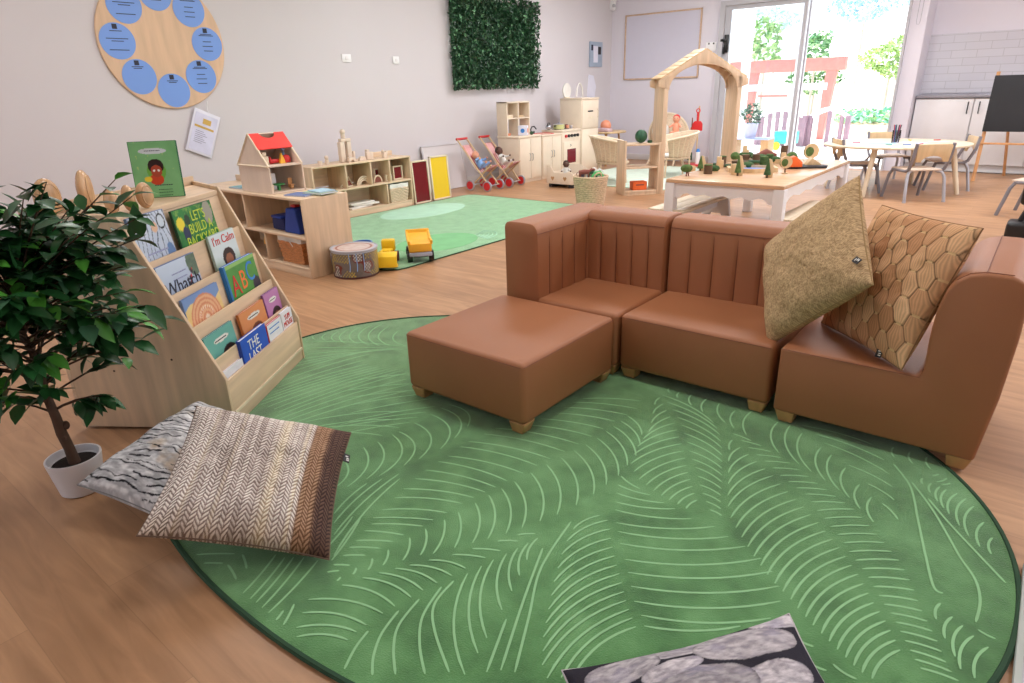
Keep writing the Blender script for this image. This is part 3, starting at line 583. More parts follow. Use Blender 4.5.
def knit(U, V):
    x = (U+1)/2; y = (V+1)/2
    dark = LC((98, 80, 72)); mid = LC((168, 150, 142)); lt = LC((248, 240, 234)); cream = LC((250, 240, 222)); tan = LC((186, 152, 126)); db = LC((70, 54, 52))
    # columns of slanted stitches
    nc = 32; cx = x*nc; col = np.floor(cx); fx = cx-col; dirn = np.where(col % 2 == 0, 1, -1)
    st = (y*38+dirn*fx*1.3+vn(col, y*0, 3)*5+1.4*fbm(x*5, y*5, 21)) % 1
    stitch = (np.abs(st-.5) < .27) & (np.abs(fx-.5) < .44)
    stripe = vn(col*1.7, col*0, 9); base_l = fbm(x*11, y*2, 4)
    lightness = np.clip(.55*stripe+.75*base_l-.15, 0, 1)
    A = mixc(dark, mid, base_l*1.1); B = mixc(mid, lt, .15+lightness*1.5)
    c = np.where(stitch[..., None], B, A)
    bandc = np.exp(-((x-.60)/.035)**2)+.8*np.exp(-((x-.74)/.012)**2)+.5*np.exp(-((x-.16)/.01)**2)+.5*np.exp(-((x-.33)/.01)**2)
    c = mixc(c, np.where(stitch[..., None], cream, LC((180, 160, 132))), np.clip(bandc, 0, 1)*.95)
    c = mixc(c, np.where(stitch[..., None], tan, LC((120, 88, 66))), np.clip((x-.765)/.02, 0, 1))
    c = mixc(c, np.where(stitch[..., None], LC((112, 88, 78)), db), np.clip((x-.865+.05*(fbm(x*3, y*4)-.5))/.03, 0, 1))
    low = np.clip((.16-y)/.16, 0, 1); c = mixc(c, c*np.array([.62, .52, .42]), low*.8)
    return c, stitch*1.0
def barkp(U, V):
    x = U*2.2; y = V*13+2.0*fbm(U*1.6+3, V*1.5, 2)*2
    a = fbm(x*1.1, y, 3, 5); base = mixc(LC((172, 172, 176)), LC((244, 244, 246)), (fbm(U*9, V*26, 8, 4)-.3)*2)
    base = mixc(base, LC((196, 168, 130)), np.clip((fbm(U*3+7, V*4, 12)-.66)*6, 0, 1)*.6)
    cr = np.clip(1-np.abs(((y+a*1.4) % 1)-.5)*2*(4.2-2*fbm(U*4, V*3, 5)), 0, 1)
    crack = np.clip(cr*2.2*(vn(x*1.3, np.floor(y+a*1.4), 6) > .34), 0, 1)
    return mixc(base, LC((34, 34, 40)), crack), 1-crack
def stones(U, V):
    L_ = [(.5, .765, .40, .15, -.16), (-.17, .66, .25, .085, .18), (.02, .40, .40, .2, .02), (.62, .36, .26, .13, -.1), (-.8, .5, .16, .15, .5), (-.5, .4, .16, .12, .3), (.84, .93, .22, .07, -.15), (-.55, .8, .3, .14, .2), (0, .9, .34, .09, 0), (-.2, .04, .3, .17, .2), (.4, .0, .34, .15, -.2), (.86, .08, .16, .14, .4)]
    r = np.random.default_rng(5)
    for i in range(5):
        for j in range(4): L_.append((-.85+i*.42+.08*(j % 2)+r.uniform(-.04, .04), -.2-j*.24, .2, .12, r.uniform(-.5, .5)))
    c = np.zeros(U.shape+(3,))+LC((50, 48, 58)); rel = np.zeros(U.shape); best = np.zeros(U.shape)-1
    for k, (cx, cy, a, b, th) in enumerate(L_):
        p = (U-cx)*math.cos(th)+(V-cy)*math.sin(th); q = -(U-cx)*math.sin(th)+(V-cy)*math.cos(th)
        d = (np.abs(p/a)**2.4+np.abs(q/b)**2.4)
        d = d*.76; m = (d < 1) & (best < 0)
        tone = .82+.18*math.sin(k*2.3); f = fbm(p*14/(.5+a)+k, q*40+k*3, k+2, 5)
        sc = mixc(LC((168, 162, 172)), LC((230, 224, 230)), (f-.28)*2)*tone
        sc = mixc(sc, LC((150, 146, 172)), np.clip((fbm(p*4, q*6, k+40)-.6)*5, 0, 1)*.5)
        sc = sc*(.55+.45*np.clip((1-d)*5, 0, 1))[..., None]
        c = np.where(m[..., None], sc, c); rel = np.where(m, 1-d, rel); best = np.where(m, 1, best)
    return c, rel
def straw(U, V):
    a = (np.sin(U*190)*np.sin(V*190)); f = fbm(U*60, V*60, 3, 3); g_ = fbm(U*5, V*5, 7, 3)
    c = mixc(LC((128, 102, 72)), LC((230, 200, 156)), .5+.3*a+(f-.5)*1.3); c = mixc(c, LC((170, 142, 106)), g_*.4)
    return c, a
def basket(U, V):
    # tightly packed pointed leaves in staggered slanting rows, each tied with a pale rope loop
    vy = (V+1)/2*5.6; ux = (U+1)/2*10.4+.3*vy+.2*np.sin(V*3)
    best = np.full(U.shape, 9.); sec = np.full(U.shape, 9.); bx_ = np.zeros(U.shape); by_ = np.zeros(U.shape); cid = np.zeros(U.shape)
    c0 = np.floor(ux)
    for dc in (-1, 0, 1):
        cc = c0+dc; off = (cc % 2)*.5
        for dr in (-1, 0, 1):
            rr = np.floor(vy-off)+dr; dx = ux-cc-.5; dy = vy-off-rr-.5
            d = np.abs(dx/.60)**1.35+np.abs(dy/.60)**1.7; m = d < best
            sec = np.where(m, best, np.minimum(sec, d)); best = np.where(m, d, best)
            bx_ = np.where(m, dx, bx_); by_ = np.where(m, dy, by_); cid = np.where(m, cc*7.3+rr*3.1, cid)
    rnd = vn(cid, cid*1.7+2, 4); gap = np.clip((sec-best)*3.2, 0, 1)
    fib = .5+.5*np.sin(bx_*26/(1.05-np.minimum(np.abs(by_), .5)*1.3)+rnd*9)
    lt = mixc(LC((186, 130, 90)), LC((238, 194, 150)), rnd*1.1); c = mixc(lt*.6, lt, .3+.7*fib)
    c = c*(.2+.8*np.clip(gap*1.1-.08, 0, 1)**.7)[..., None]
    rope = (np.abs(np.abs(by_)-.5) < .045) & (np.abs(bx_) < .2); c = np.where(rope[..., None], LC((212, 178, 132)), c)
    return c, gap*(.5+.5*np.cos(bx_*2))+rope*.4
cushion('bark_print_cushion', 'grey cushion with bark crack print lying on the floor, tucked beneath another cushion', [(-2.31, .94, .19), (-1.86, 1.07, .12), (-1.73, .60, .06), (-2.18, .47, .12)], .2, barkp, None, .07, 220, 3)
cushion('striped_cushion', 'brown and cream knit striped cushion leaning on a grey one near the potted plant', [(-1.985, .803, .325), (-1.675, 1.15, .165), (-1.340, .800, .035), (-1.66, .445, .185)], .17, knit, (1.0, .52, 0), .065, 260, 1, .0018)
cushion('pebble_print_cushion', 'cushion printed with grey pebbles lying on the oval rug at its front edge', [(-.60, .872, .045), (-.236, 1.25, .145), (.125, .885, .125), (-.235, .52, .055)], .13, stones, None, .10, 220, 4)
cushion('basketweave_cushion', 'brown basketweave leaf patterned cushion leaning against the end backrest of sofa', [(-0.46, 2.859, 0.792), (-0.107, 2.488, 0.806), (-0.236, 2.363, 0.33), (-0.583, 2.73, 0.325)], .15, basket, (.62, -.93, .2), .035, 300, 2, .004)
cushion('woven_cushion', 'plain straw coloured woven cushion standing on its corner on the sofa', [(-0.868, 2.821, 0.587), (-0.523, 2.703, 0.925), (-0.366, 2.339, 0.612), (-0.71, 2.462, 0.279)], .2, straw, (.93, -.62, .6), .05, 240, 6, .0006)

# ------------------------------------------------------------ book display stand
DA = Vector((-2.322, 1.062, .0125)); DU = Vector((-.56, .8285, 0)); DN = Vector((-.8285, -.56, 0)); DRZ = math.atan2(.8285, -.56)
def DW(x, y, z): return DA+DU*x+DN*y+Vector((0, 0, z))
dt = thing('book_display', 'birch ply sloping book display stand full of picture books beside potted plant', 'book display', DA, DRZ)
TP = [(0, .2), (.038, .284), (.099, .419), (.157, .548), (.215, .677), (.29, .845)]
side = [(.0, .0), (-.002, .215), (.286, .862), (.64, .862), (.64, .0)]
G().prism(side, 0, .016, 'x', None, None, .003).obj('side_panel', 'birch_z', dt)
g = G(); g.prism([(.0, .0), (-.002, .215), (.286, .862), (.30, .862), (.30, 0)], .724, .74, 'x', None, None, .003)
g.prism([(.724, .298), (.74, .298), (.95, .52), (.936, .53)], 0, .862, 'z')
g.obj('side_panel', 'birch_z', dt)
G().prism([(.016, .29), (.724, .29), (.925, .52), (.016, .635)], .825, .845, 'z').obj('top_panel', 'birch_x', dt)
G().prism([(.0, .64), (.95, .525), (.95, .537), (.0, .652)], .0, .885, 'z').obj('back_panel', 'birch_x', dt)
g = G(); g.bx(.016, .724, 0.004, .018, .0, .2, .003); g.obj('front_panel', 'birch_x', dt)['label'] = 'low front board with pale strip'
G().bx(.03, .724, -.001, .004, .052, .064).obj('strip', 'pale', dt)
for i in range(1, 6):
    (y1, z1) = TP[i]; y0_, z0_ = TP[i-1]; q = (y0_+(.04 if i > 1 else .032), z0_-.1)
    b = (y1+.002, z1-(.022 if i == 5 else 0))
    G().prism([(q[0], q[1]), b, (b[0]+.009, b[1]), (q[0]+.009, q[1])], .016, .724, 'x').obj('shelf_board', 'birch_x', dt)
    G().prism([(TP[i-1][0]+.012, z0_-.102), (q[0]+.004, z0_-.102), (q[0]+.004, z0_-.094), (TP[i-1][0]+.012, z0_-.094)], .016, .724, 'x').obj('shelf_floor', 'birch_x', dt)
for y_, z_ in ((.2, .3), (.33, .5), (.1, .1), (.45, .75), (.45, .25)): G().cyl((-.0008, y_, z_), (.002, y_, z_), .0045, n=10).obj('screw', 'bark', dt)

GB = 'picture books in the display stand'
def art(fn, w, h, parent, y=-.0008, n=60):
    m_ = int(n*h/w); U, V = np.meshgrid(np.linspace(0, 1, n), np.linspace(0, 1, m_), indexing='ij')
    P = np.stack([U*(w-.004)+.002, np.full(U.shape, y), V*(h-.004)+.002], -1)
    return gridmesh('cover_art', P, fn(U, V), 'print', parent)
def bookm(name, label, x, w, h, tier, spine, fn, titles=(), thick=.011, roll=0, d=0, loc=None, rot=None, tilt=None, n=60, lab='picture book', grp=GB):
    y0_, z0_ = TP[tier]
    tl = tilt if tilt is not None else (.05 if tier == 0 else .118)
    if loc is None: loc = DW(x, y0_+.016+d, z0_-.088+d*.2)
    t = thing('picture_book', label, lab, loc, group=grp, rot=rot if rot is not None else (-tl, roll, DRZ))
    c = G(); c.bx(0, w, 0, .0016, 0, h, .0005, 1); c.bx(0, w, thick-.0016, thick, 0, h, .0005, 1); c.bx(-.0004, .0016, 0, thick, 0, h, .0005, 1)
    c.obj('cover', mat('cover '+name, spine, .4, var=.02), t)
    G().bx(.002, w-.003, .0016, thick-.0016, .003, h-.003).obj('pages', 'paper', t)
    art(fn, w, h, t, n=n)
    for (s_, sz, cx, cz, m_, sq) in titles:
        if s_[0] == '~':      # printing too small to read: rows of fine uneven dashes
            g = G(); rw = random.Random(len(name)+int(cx*100))
            for row in range(int(s_[1])):
                x_ = cx*w-sz*2.2
                while x_ < cx*w+sz*2.2: l_ = sz*rw.uniform(.25, .6); g.bx(x_, x_+l_, -.0018, -.0009, cz*h-row*sz-.1*sz, cz*h-row*sz+.12*sz); x_ += l_+sz*.14
            g.obj('small_print', m_, t)
        else: text('title', s_, sz, m_, t, (cx*w, -.0018, cz*h), (PI/2, 0, 0), squash=sq)
    return t
M['lime'] = mat('yellow green ink', (196, 216, 70), .5); M['redink'] = mat('red ink', (206, 48, 44), .5); M['orink'] = mat('orange ink', (240, 120, 60), .5); M['bluink'] = mat('blue ink', (48, 130, 210), .5); M['lilink'] = mat('lilac grey ink', (150, 156, 196), .5)
def E_(U, V, cx, cy, rx, ry): return ((U-cx)/rx)**2+((V-cy)/ry)**2
def f_trees(U, V):
    c = mixc(LC((160, 178, 206)), LC((206, 216, 232)), V*.6+fbm(U*6, V*6, 2)*.5)
    br_ = np.abs(((U*7+2.2*fbm(U*3, V*2.5, 4)+V*(U-.5)*3) % 1)-.5) < .09*(.35+V); c = np.where((br_ & (V > .3))[..., None], LC((96, 108, 128)), c)
    c = np.where((E_(U, V, .62, .78, .09, .08) < 1)[..., None], LC((214, 176, 150)), c)
    r_ = E_(U, V, .84, .84, .12, .12); c = np.where((r_ < 1)[..., None], LC((40, 44, 56)), c); c = np.where((r_ < .6)[..., None], LC((200, 212, 226)), c)
    return np.where((E_(U, V, .88, .3, .12, .2) < 1)[..., None], LC((96, 128, 178)), c)
def f_yard(U, V):
    c = mixc(LC((20, 92, 52)), LC((52, 140, 62)), fbm(U*6, V*5, 3)); c = mixc(c, LC((150, 190, 90)), np.clip((fbm(U*14, V*12, 8)-.6)*6, 0, 1)*.6)
    c = np.where((E_(U, V, .12, .75, .09, .12) < 1)[..., None], LC((228, 210, 60)), c); c = np.where((E_(U, V, .2, .55, .08, .14) < 1)[..., None], LC((30, 44, 84)), c)
    c = np.where((E_(U, V, .3, .78, .07, .1) < 1)[..., None], LC((24, 60, 40)), c); return np.where((E_(U, V, .85, .8, .12, .22) < 1)[..., None], LC((154, 152, 140)), c)
def f_what(U, V):
    c = mixc(LC((128, 148, 186)), LC((196, 210, 230)), V*.9+.2*fbm(U*4, V*8)); c = np.where((E_(U, V, .92, .85, .18, .3) < 1)[..., None], mixc(LC((70, 96, 88)), LC((110, 130, 110)), fbm(U*20, V*20)), c)
    c = np.where((E_(U, V, .05, .22, .1, .18) < 1)[..., None], LC((156, 120, 96)), c)
    for a, b in ((.74, .55), (.8, .68), (.7, .45)): c = np.where((E_(U, V, a, b, .035, .05) < 1)[..., None], LC((60, 50, 60)), c); c = np.where((E_(U, V, a+.03, b+.04, .016, .03) < 1)[..., None], LC((200, 50, 50)), c)
    return c
def f_calm(U, V):
    c = mixc(LC((120, 154, 66)), LC((206, 220, 226)), (V-.25+.15*fbm(U*8, V*6))*2.4); c = mixc(c, LC((220, 180, 80)), np.clip((fbm(U*10, V*10, 4)-.6)*6, 0, 1)*(V < .4))
    c = np.where((E_(U, V, .58, .3, .2, .2) < 1)[..., None], LC((214, 120, 50)), c); c = np.where((E_(U, V, .56, .5, .24, .19) < 1)[..., None], LC((48, 32, 34)), c)
    return np.where((E_(U, V, .56, .45, .15, .13) < 1)[..., None], LC((150, 96, 70)), c)
def f_sun(U, V):
    c = mixc(LC((226, 190, 120)), LC((232, 208, 150)), fbm(U*8, V*8)); c = np.where((V > .75+.1*np.sin(U*7))[..., None], LC((120, 150, 200)), c)
    r_ = np.sqrt(E_(U, V, .5, .42, .42, .52)); ring = (np.sin(r_*34) > .2); cc = np.where(ring[..., None], LC((214, 140, 108)), LC((228, 178, 140))); c = np.where((r_ < 1)[..., None], cc, c)
    dots = (np.sin(np.arctan2(V-.42, U-.5)*26) > .5) & (np.abs(r_-.45) < .06); c = np.where(dots[..., None], LC((246, 232, 214)), c)
    return np.where((r_ < .14)[..., None], LC((244, 226, 206)), c)
def f_abc(U, V):
    c = mixc(LC((60, 130, 62)), LC((100, 164, 80)), fbm(U*5, V*5)); c = np.where((V > .93)[..., None], LC((140, 186, 110)), c); c = np.where((E_(U, V, .88, .4, .13, .16) < 1)[..., None], LC((52, 50, 66)), c)
    c = np.where((U < .05)[..., None], LC((40, 120, 190)), c); return np.where((E_(U, V, .55, .1, .12, .1) < 1)[..., None], LC((120, 76, 50)), c)
def portrait(bgc, hair, skin, shirt, cx=.62, r=.2):
    def f(U, V):
        c = np.zeros(U.shape+(3,))+LC(bgc); c = c*(1+.08*(fbm(U*6, V*6)-.5))[..., None]
        c = np.where((E_(U, V, cx, .02, r*1.3, .25) < 1)[..., None], LC(shirt), c); c = np.where((E_(U, V, cx, .34, r*1.25, .24) < 1)[..., None], LC(hair), c); c = np.where((E_(U, V, cx, .28, r*.85, .18) < 1)[..., None], LC(skin), c)
        return np.where((E_(U, V, .52, .78, .26, .065) < 1)[..., None], LC((226, 226, 220)), c)
    return f
def f_green(U, V):
    c = mixc(LC((110, 170, 112)), LC((136, 192, 134)), fbm(U*4, V*4)); c = np.where(((vn(U*16, V*20, 5) > .93) & (V > .5))[..., None], LC((170, 200, 120)), c)
    c = np.where((E_(U, V, .48, .83, .3, .055) < 1)[..., None], LC((206, 214, 220)), c)
    c = np.where((E_(U, V, .5, .47, .2, .19) < 1)[..., None], LC((108, 170, 70)), c); c = np.where((E_(U, V, .48, .32, .15, .1) < 1)[..., None], LC((196, 70, 40)), c)
    c = np.where((E_(U, V, .5, .56, .17, .13) < 1)[..., None], LC((48, 28, 28)), c); c = np.where((E_(U, V, .5, .47, .12, .11) < 1)[..., None], LC((168, 72, 48)), c)
    for a in (.45, .55): c = np.where((E_(U, V, a, .48, .028, .02) < 1)[..., None], LC((240, 236, 230)), c)
    return np.where((E_(U, V, .3, .33, .08, .05) < 1)[..., None], LC((226, 200, 60)), c)
def plain(c0, c1): return lambda U, V: mixc(LC(c0), LC(c1), fbm(U*6, V*6))
bookm('a', 'pale blue tree book at the top left of the display stand', .02, .225, .255, 4, (120, 140, 180), f_trees, [('~2', .03, .52, .42, 'lilink', 1)])
bookm('b', 'dark green backyard picture book on the topmost tier of display', .29, .30, .235, 4, (20, 80, 48), f_yard, [("LET'S\nBUILD A\nBACKYARD", .058, .58, .60, 'lime', .85)])
bookm('c', 'blue grey whale picture book on second tier at left', .02, .265, .20, 3, (110, 130, 170), f_what, [("~2", .022, .5, .75, 'lilink', 1), ("Whatch", .075, .52, .5, 'ink', 1)])
bookm('d', "book with red title I'm Calm and curly haired child", .415, .22, .232, 3, (170, 190, 180), f_calm, [("I'm Calm", .052, .52, .86, 'redink', 1)])
bookm('e', 'yellow book with orange sun circle pattern at the left of middle tier', .045, .265, .195, 2, (110, 140, 190), f_sun)
bookm('f', 'green alphabet book with big ABC letters in the middle tier', .385, .28, .235, 2, (40, 120, 190), f_abc, [('A', .13, .22, .56, 'redink', .85), ('B', .12, .48, .6, 'orink', .85), ('C', .125, .74, .68, 'bluink', .85)], thick=.018)
bookm('g', 'teal book with dark haired child at left of the fourth tier', .03, .225, .178, 1, (40, 130, 124), portrait((104, 172, 162), (46, 30, 32), (160, 110, 86), (90, 150, 140), .68), [('~1', .02, .5, .77, 'ink', 1)])
bookm('h', 'orange book with child portrait in the middle of the fourth tier', .315, .235, .178, 1, (204, 120, 60), portrait((214, 142, 92), (110, 60, 44), (170, 110, 84), (200, 90, 60), .55), [('~1', .02, .5, .77, 'ink', 1)])
bookm('i', 'pink purple book with two children at right of the fourth tier', .56, .155, .19, 1, (140, 80, 140), portrait((186, 126, 180), (46, 30, 36), (140, 90, 70), (120, 70, 110), .58, .26), [('~1', .014, .5, .77, 'ink', 1)])
bookm('j', 'royal blue book with white title at front pocket middle', .20, .235, .185, 0, (30, 70, 176), plain((34, 82, 190), (44, 96, 204)), [('THE\nLAST', .062, .45, .62, 'inkw', .9)], thick=.018)
bookm('k', 'white book with red title letters at front pocket right', .445, .15, .165, 0, (206, 60, 52), plain((222, 228, 236), (236, 238, 242)), [('~2', .022, .45, .86, 'bluink', 1)], thick=.012)
bookm('l', 'white book with red mouse title at far right of front pocket', .600, .118, .17, 0, (230, 230, 234), plain((226, 226, 234), (240, 240, 244)), [('YUM\nMOUSE', .036, .5, .72, 'redink', .8)], thick=.012)
bookm('m', 'white thin book sunk low at left of the front pocket', .02, .17, .118, 0, (226, 226, 232), plain((214, 216, 226), (236, 236, 242)), thick=.02)
t = bookm('n', 'green picture book standing upright on top of the display stand', 0, .19, .235, 0, (30, 110, 70), f_green, [('~1', .014, .48, .83, 'ink', 1), ('~1', .016, .6, .22, 'ink', 1), ('~3', .012, .62, .14, 'dkgreen', 1)], loc=(-3.03, 1.175, .858), rot=(-.13, 0, DRZ-1.25), thick=.016, grp=None, n=80)
# wooden ring toys on the display
for k, (x_, y_, R_, w_, lb) in enumerate([(.10, .36, .047, .045, 'wooden oval disc standing leftmost of the three small ones on the display top'), (.165, .335, .050, .045, 'wooden oval disc standing between two other small ones on the display top'), (.235, .315, .050, .047, 'wooden oval disc standing nearest the green picture book'),
                                           (.19, .52, .078, .05, 'larger tall wooden oval disc behind the plant, nearer the small ones'), (.075, .585, .070, .05, 'larger wooden oval disc at far left behind the leafy plant')]):
    t = thing('wooden_disc', lb, 'wooden toy', DW(x_, y_, .846+R_), group='wooden oval discs on the display', rot=(PI/2, 0, DRZ+[.9, .8, -.2, .4, -.3][k]))
    g = G(); g.ball((0, 0, 0), (R_*.72, R_*1.0, w_*.5), 20)
    g.tube([(R_*.5*math.cos(2*PI*q/24), R_*.72*math.sin(2*PI*q/24), w_*.33) for q in range(24)], .0035, 6, True)
    g.obj('disc', 'eggwood', t, sharp=60)

# ------------------------------------------------------------ potted plant
PB = Vector((-2.378, .525, 0))
t = thing('potted_ficus', 'small leafy green ficus tree in a white pot beside the book display', 'potted plant', PB)
G().lathe([(.001, 0), (.058, 0), (.066, .006), (.083, .12), (.084, .132), (.078, .132), (.074, .11), (.06, .1), (.001, .1)], 40).obj('pot', 'pot', t)
G().lathe([(.001, .105), (.04, .108), (.0735, .106), (.0735, .098), (.001, .098)], 24).obj('soil', 'soil', t)
tr = [(0, 0, .10), (-.004, -.002, .16), (-.012, -.008, .22), (-.01, -.01, .28), (-.022, -.014, .36), (-.016, -.012, .46), (-.03, -.02, .58), (-.02, -.02, .72)]
g = G(); g.tube(tr, [.019, .016, .0165, .0145, .013, .011, .008, .005], 10); g.ball((-.004, .008, .245), (.012, .012, .016), 6); g.ball((.0, -.008, .205), (.01, .008, .012), 6)
g.obj('trunk', 'bark', t)
random.seed(11); rg = random.Random(5)
cr_ = Vector((.774, .633, 0)); vw = Vector((-.633, .774, 0))
brs = G(); V = []; F = []; Cc = []
def leaf(p, d, L_, col, droop=.25):
    d = d.normalized(); up = Vector((rg.uniform(-.4, .4), rg.uniform(-.4, .4), 1)); s_ = d.cross(up).normalized(); nn = s_.cross(d)
    b = len(V); W_ = L_*.26
    rows = [(0, .08), (.22, .72), (.48, 1), (.74, .68), (1, .02)]
    for (a, w_) in rows:
        c = p+d*(a*L_)-nn*(droop*L_*a*a)
        for sg in (-1, 0, 1): V.append(tuple(c+s_*(sg*W_*w_)+nn*(abs(sg)*W_*w_*.28)))
        Cc.extend([col*.88, col*1.15, col*.88])
    for i in range(4):
        for j in range(2): F.append((b+i*3+j, b+i*3+j+1, b+i*3+j+4, b+i*3+j+3))
ctr = Vector((-.02, -.02, .70))
tips = []
for k in range(110):
    # crown about 0.4 m across, wider near the middle; a few long arms to the right
    th = rg.uniform(0, 2*PI); ph = rg.uniform(-.9, 1.2); rr_ = rg.uniform(.55, 1)
    h = ctr.z+.34*math.sin(ph)*rr_; rad = .33*math.cos(ph)*rr_
    tips.append(Vector((rad*math.cos(th), rad*math.sin(th), h))+Vector((-.02, -.02, 0)))
for a, z_ in ((.40, .60), (.38, .54), (.44, .66), (.35, .84), (.34, .92), (.38, .78), (.28, .96), (.36, .68), (.42, .72), (.40, .86), (.3, .6), (.32, .74), (.2, 1.02), (.44, .60), (.42, .98), (.37, 1.03), (.45, .92), (.28, 1.05), (.44, .86), (.40, .94), (.16, .34), (.1, .30), (.28, .47), (.38, .66), (-.2, .36), (-.1, .40), (0.05, .42)):
    tips.append(cr_*a*.85+vw*rg.uniform(-.1, .1)+Vector((0, 0, z_)))
for tp in tips:
    z0_ = max(.30, min(.68, tp.z-.12)); base = Vector((-.02, -.015, z0_)); mid = (base+tp)/2+Vector((0, 0, .03)); pts = [base*(1-a)**2+mid*2*a*(1-a)+tp*a*a for a in (0, .25, .5, .75, 1)]
    brs.tube(pts, [.0045, .0035, .003, .0022, .0014], 5)
    nl = rg.randint(8, 11); dirb = (tp-mid).normalized()
    for i in range(nl):
        a = .42+.58*(i+1)/nl; p = base*(1-a)**2+mid*2*a*(1-a)+tp*a*a
        d = dirb*.7+Vector((rg.uniform(-1, 1), rg.uniform(-1, 1), rg.uniform(-.75, .4)))
        u = rg.random(); col = LC((34, 84, 42))*rg.uniform(.55, 1.25) if u > .10 else LC((84, 160, 60))*rg.uniform(.7, 1.1)
        if .10 < u < .2: col = LC((66, 108, 80))
        leaf(p, d, rg.uniform(.06, .098), col, rg.uniform(.1, .45))
brs.obj('branches', 'bark', t)
me = bpy.data.meshes.new('foliage'); me.from_pydata(V, [], F); me.polygons.foreach_set('use_smooth', [True]*len(F)); paint(me, np.array(Cc)); me.materials.append(M['leafmat'])
o = bpy.data.objects.new('foliage', me); COL.objects.link(o); o.parent = t
me.update()

# ------------------------------------------------------------ play mat and toys along the left wall
t = thing('play_mat', 'rectangular green play mat with pale round print in front of the low shelves', 'rug', (-4.7, 4.6, 0))
def rrect(x0, x1, y0, y1, r):
    return [(x1-r+r*math.cos(a), y1-r+r*math.sin(a)) for a in (0, .5, 1.05, PI/2)]+[(x0+r+r*math.cos(a), y1-r+r*math.sin(a)) for a in (PI/2, 2.1, 2.6, PI)]+[(x0+r+r*math.cos(a), y0+r+r*math.sin(a)) for a in (PI, 3.65, 4.2, 4.71)]+[(x1-r+r*math.cos(a), y0+r+r*math.sin(a)) for a in (4.71, 5.2, 5.8, 6.28)]
G().prism(rrect(-1.05, 1.045, -1.53, 1.65, .14), 0, .009, 'z').obj('pile', 'rug2', t)
g = G(); g.prism([(-.66+.33*math.cos(a*PI/20), .45+.58*math.sin(a*PI/20)) for a in range(40)], .009, .0102, 'z'); g.obj('pale_oval', 'rugpale', t)
g = G(); g.prism([(.62+.30*math.cos(a*PI/20), -.62+.42*math.sin(a*PI/20)) for a in range(40)], .009, .0100, 'z'); g.obj('pale_oval', mat('lighter green print', (126, 188, 134), .95), t)
for k in range(5):
    r_ = .06+.045*k; G().tube([(.72+r_*.8*math.cos(a), -.25+r_*math.sin(a), .0105) for a in [i*.2-.2 for i in range(12)]], .005, 4).obj('arc_line', 'rugpale', t)
G().tube([(x, y, .005) for x, y in rrect(-1.052, 1.047, -1.532, 1.652, .14)], .006, 5, True).obj('binding', 'rugedge', t)

def shelf_unit(name, label, loc, L_, D_, H_, mid, ups, lows, kick=.07, axis='y', rail=None, back=()):
    """open low shelf; front faces -y locally, width along x"""
    t = thing(name, label, 'shelf', loc, PI/2 if axis == 'y' else 0); T_ = .018
    for x in (0, L_-T_): G().bx(x, x+T_, 0, D_, 0, H_, .003).obj('side_panel', 'birch_z', t)
    G().bx(T_, L_-T_, 0, D_, H_-T_, H_, .002).obj('top_panel', 'birch_x', t)
    G().bx(T_, L_-T_, .0, D_, mid-T_, mid, .002).obj('shelf_board', 'birch_x', t)
    G().bx(T_, L_-T_, .004, D_, kick-T_, kick, .002).obj('bottom_panel', 'birch_x', t)
    G().bx(T_, L_-T_, .006, .02, 0, kick-T_, .001).obj('kick_board', 'birch_x', t)
    for x in ups: G().bx(x, x+T_, 0.004, D_, mid, H_-T_, .001).obj('divider', 'birch_z', t)
    for x in lows: G().bx(x, x+T_, 0.004, D_, kick, mid-T_, .001).obj('divider', 'birch_z', t)
    for (a, b, z0, z1) in back: G().bx(a, b, D_-.008, D_, z0, z1).obj('back_panel', 'birch_x', t)
    if rail: G().bx(rail[0], rail[1], D_-.02, D_, H_, H_+.05, .003).obj('rail', 'birch_x', t)
    return t
# shelf along the wall (front faces +x), x local runs along +y world
t = shelf_unit('low_shelf', 'long low birch shelf along the left wall holding wooden arches and white lined basket', (-5.79, 3.94, 0), 1.36, .33, .575, .315, (.42, .76, 1.03), (.38, .97), rail=(1.03, 1.36), back=((.02, .76, .33, .56), (1.04, 1.34, .33, .56), (.02, 1.34, .07, .3)))
# rotated pi/2: local x -> world y, local y -> world -x
# shelf facing the camera
tb = shelf_unit('low_shelf', 'low birch shelf jutting into the room under the toy house and blue bags', (-5.56, 2.62, 0), 1.54, .40, .575, .30, (.42, .74), (.20, .97), .07, 'x', rail=(0, .5), back=((.02, 1.52, .32, .55), (.02, 1.52, .07, .28)))

def block(name, label, loc, parts, group=None, rz=0, cat='toy block'):
    t = thing(name, label, cat, loc, rz, group)
    for (pn, m_, fn) in parts:
        g = G(); fn(g); g.obj(pn, m_, t)
    return t
GW = 'wooden blocks on the wall shelf top'
ZA = .576
def bl(name, y, x, label, fn, m_='house', z=ZA, group=GW, rz=0, cat='toy block'):
    t_ = G(); fn(t_); o = t_.obj(name, m_, None, (x, y, z), (0, 0, rz)); return tag(o, label, cat, group)
def arch_fn(w, h, d, ri):
    def f(g): g.prism([(-w/2, 0), (-w/2, h), (w/2, h), (w/2, 0)]+[(ri*math.cos(a*PI/12), ri*math.sin(a*PI/12)) for a in range(13)], -d/2, d/2, 'x', None, None, .002, 1)
    return f
bl('toy_block', 4.12, -5.88, 'small round wooden block at the left end of the wall shelf top', lambda g: g.cyl((0, 0, 0), (0, 0, .045), .025, n=16))
bl('toy_block', 4.22, -5.9, 'stacked wooden figure block beside the round one on the wall shelf', lambda g: (g.cyl((0, 0, 0), (0, 0, .05), .022, n=16), g.ball((0, 0, .07), .022)))
bl('toy_block', 4.44, -5.92, 'tall plank block at the left of the wooden block tower', lambda g: g.box((0, 0, .105), (.05, .06, .21), .003), rz=.1)
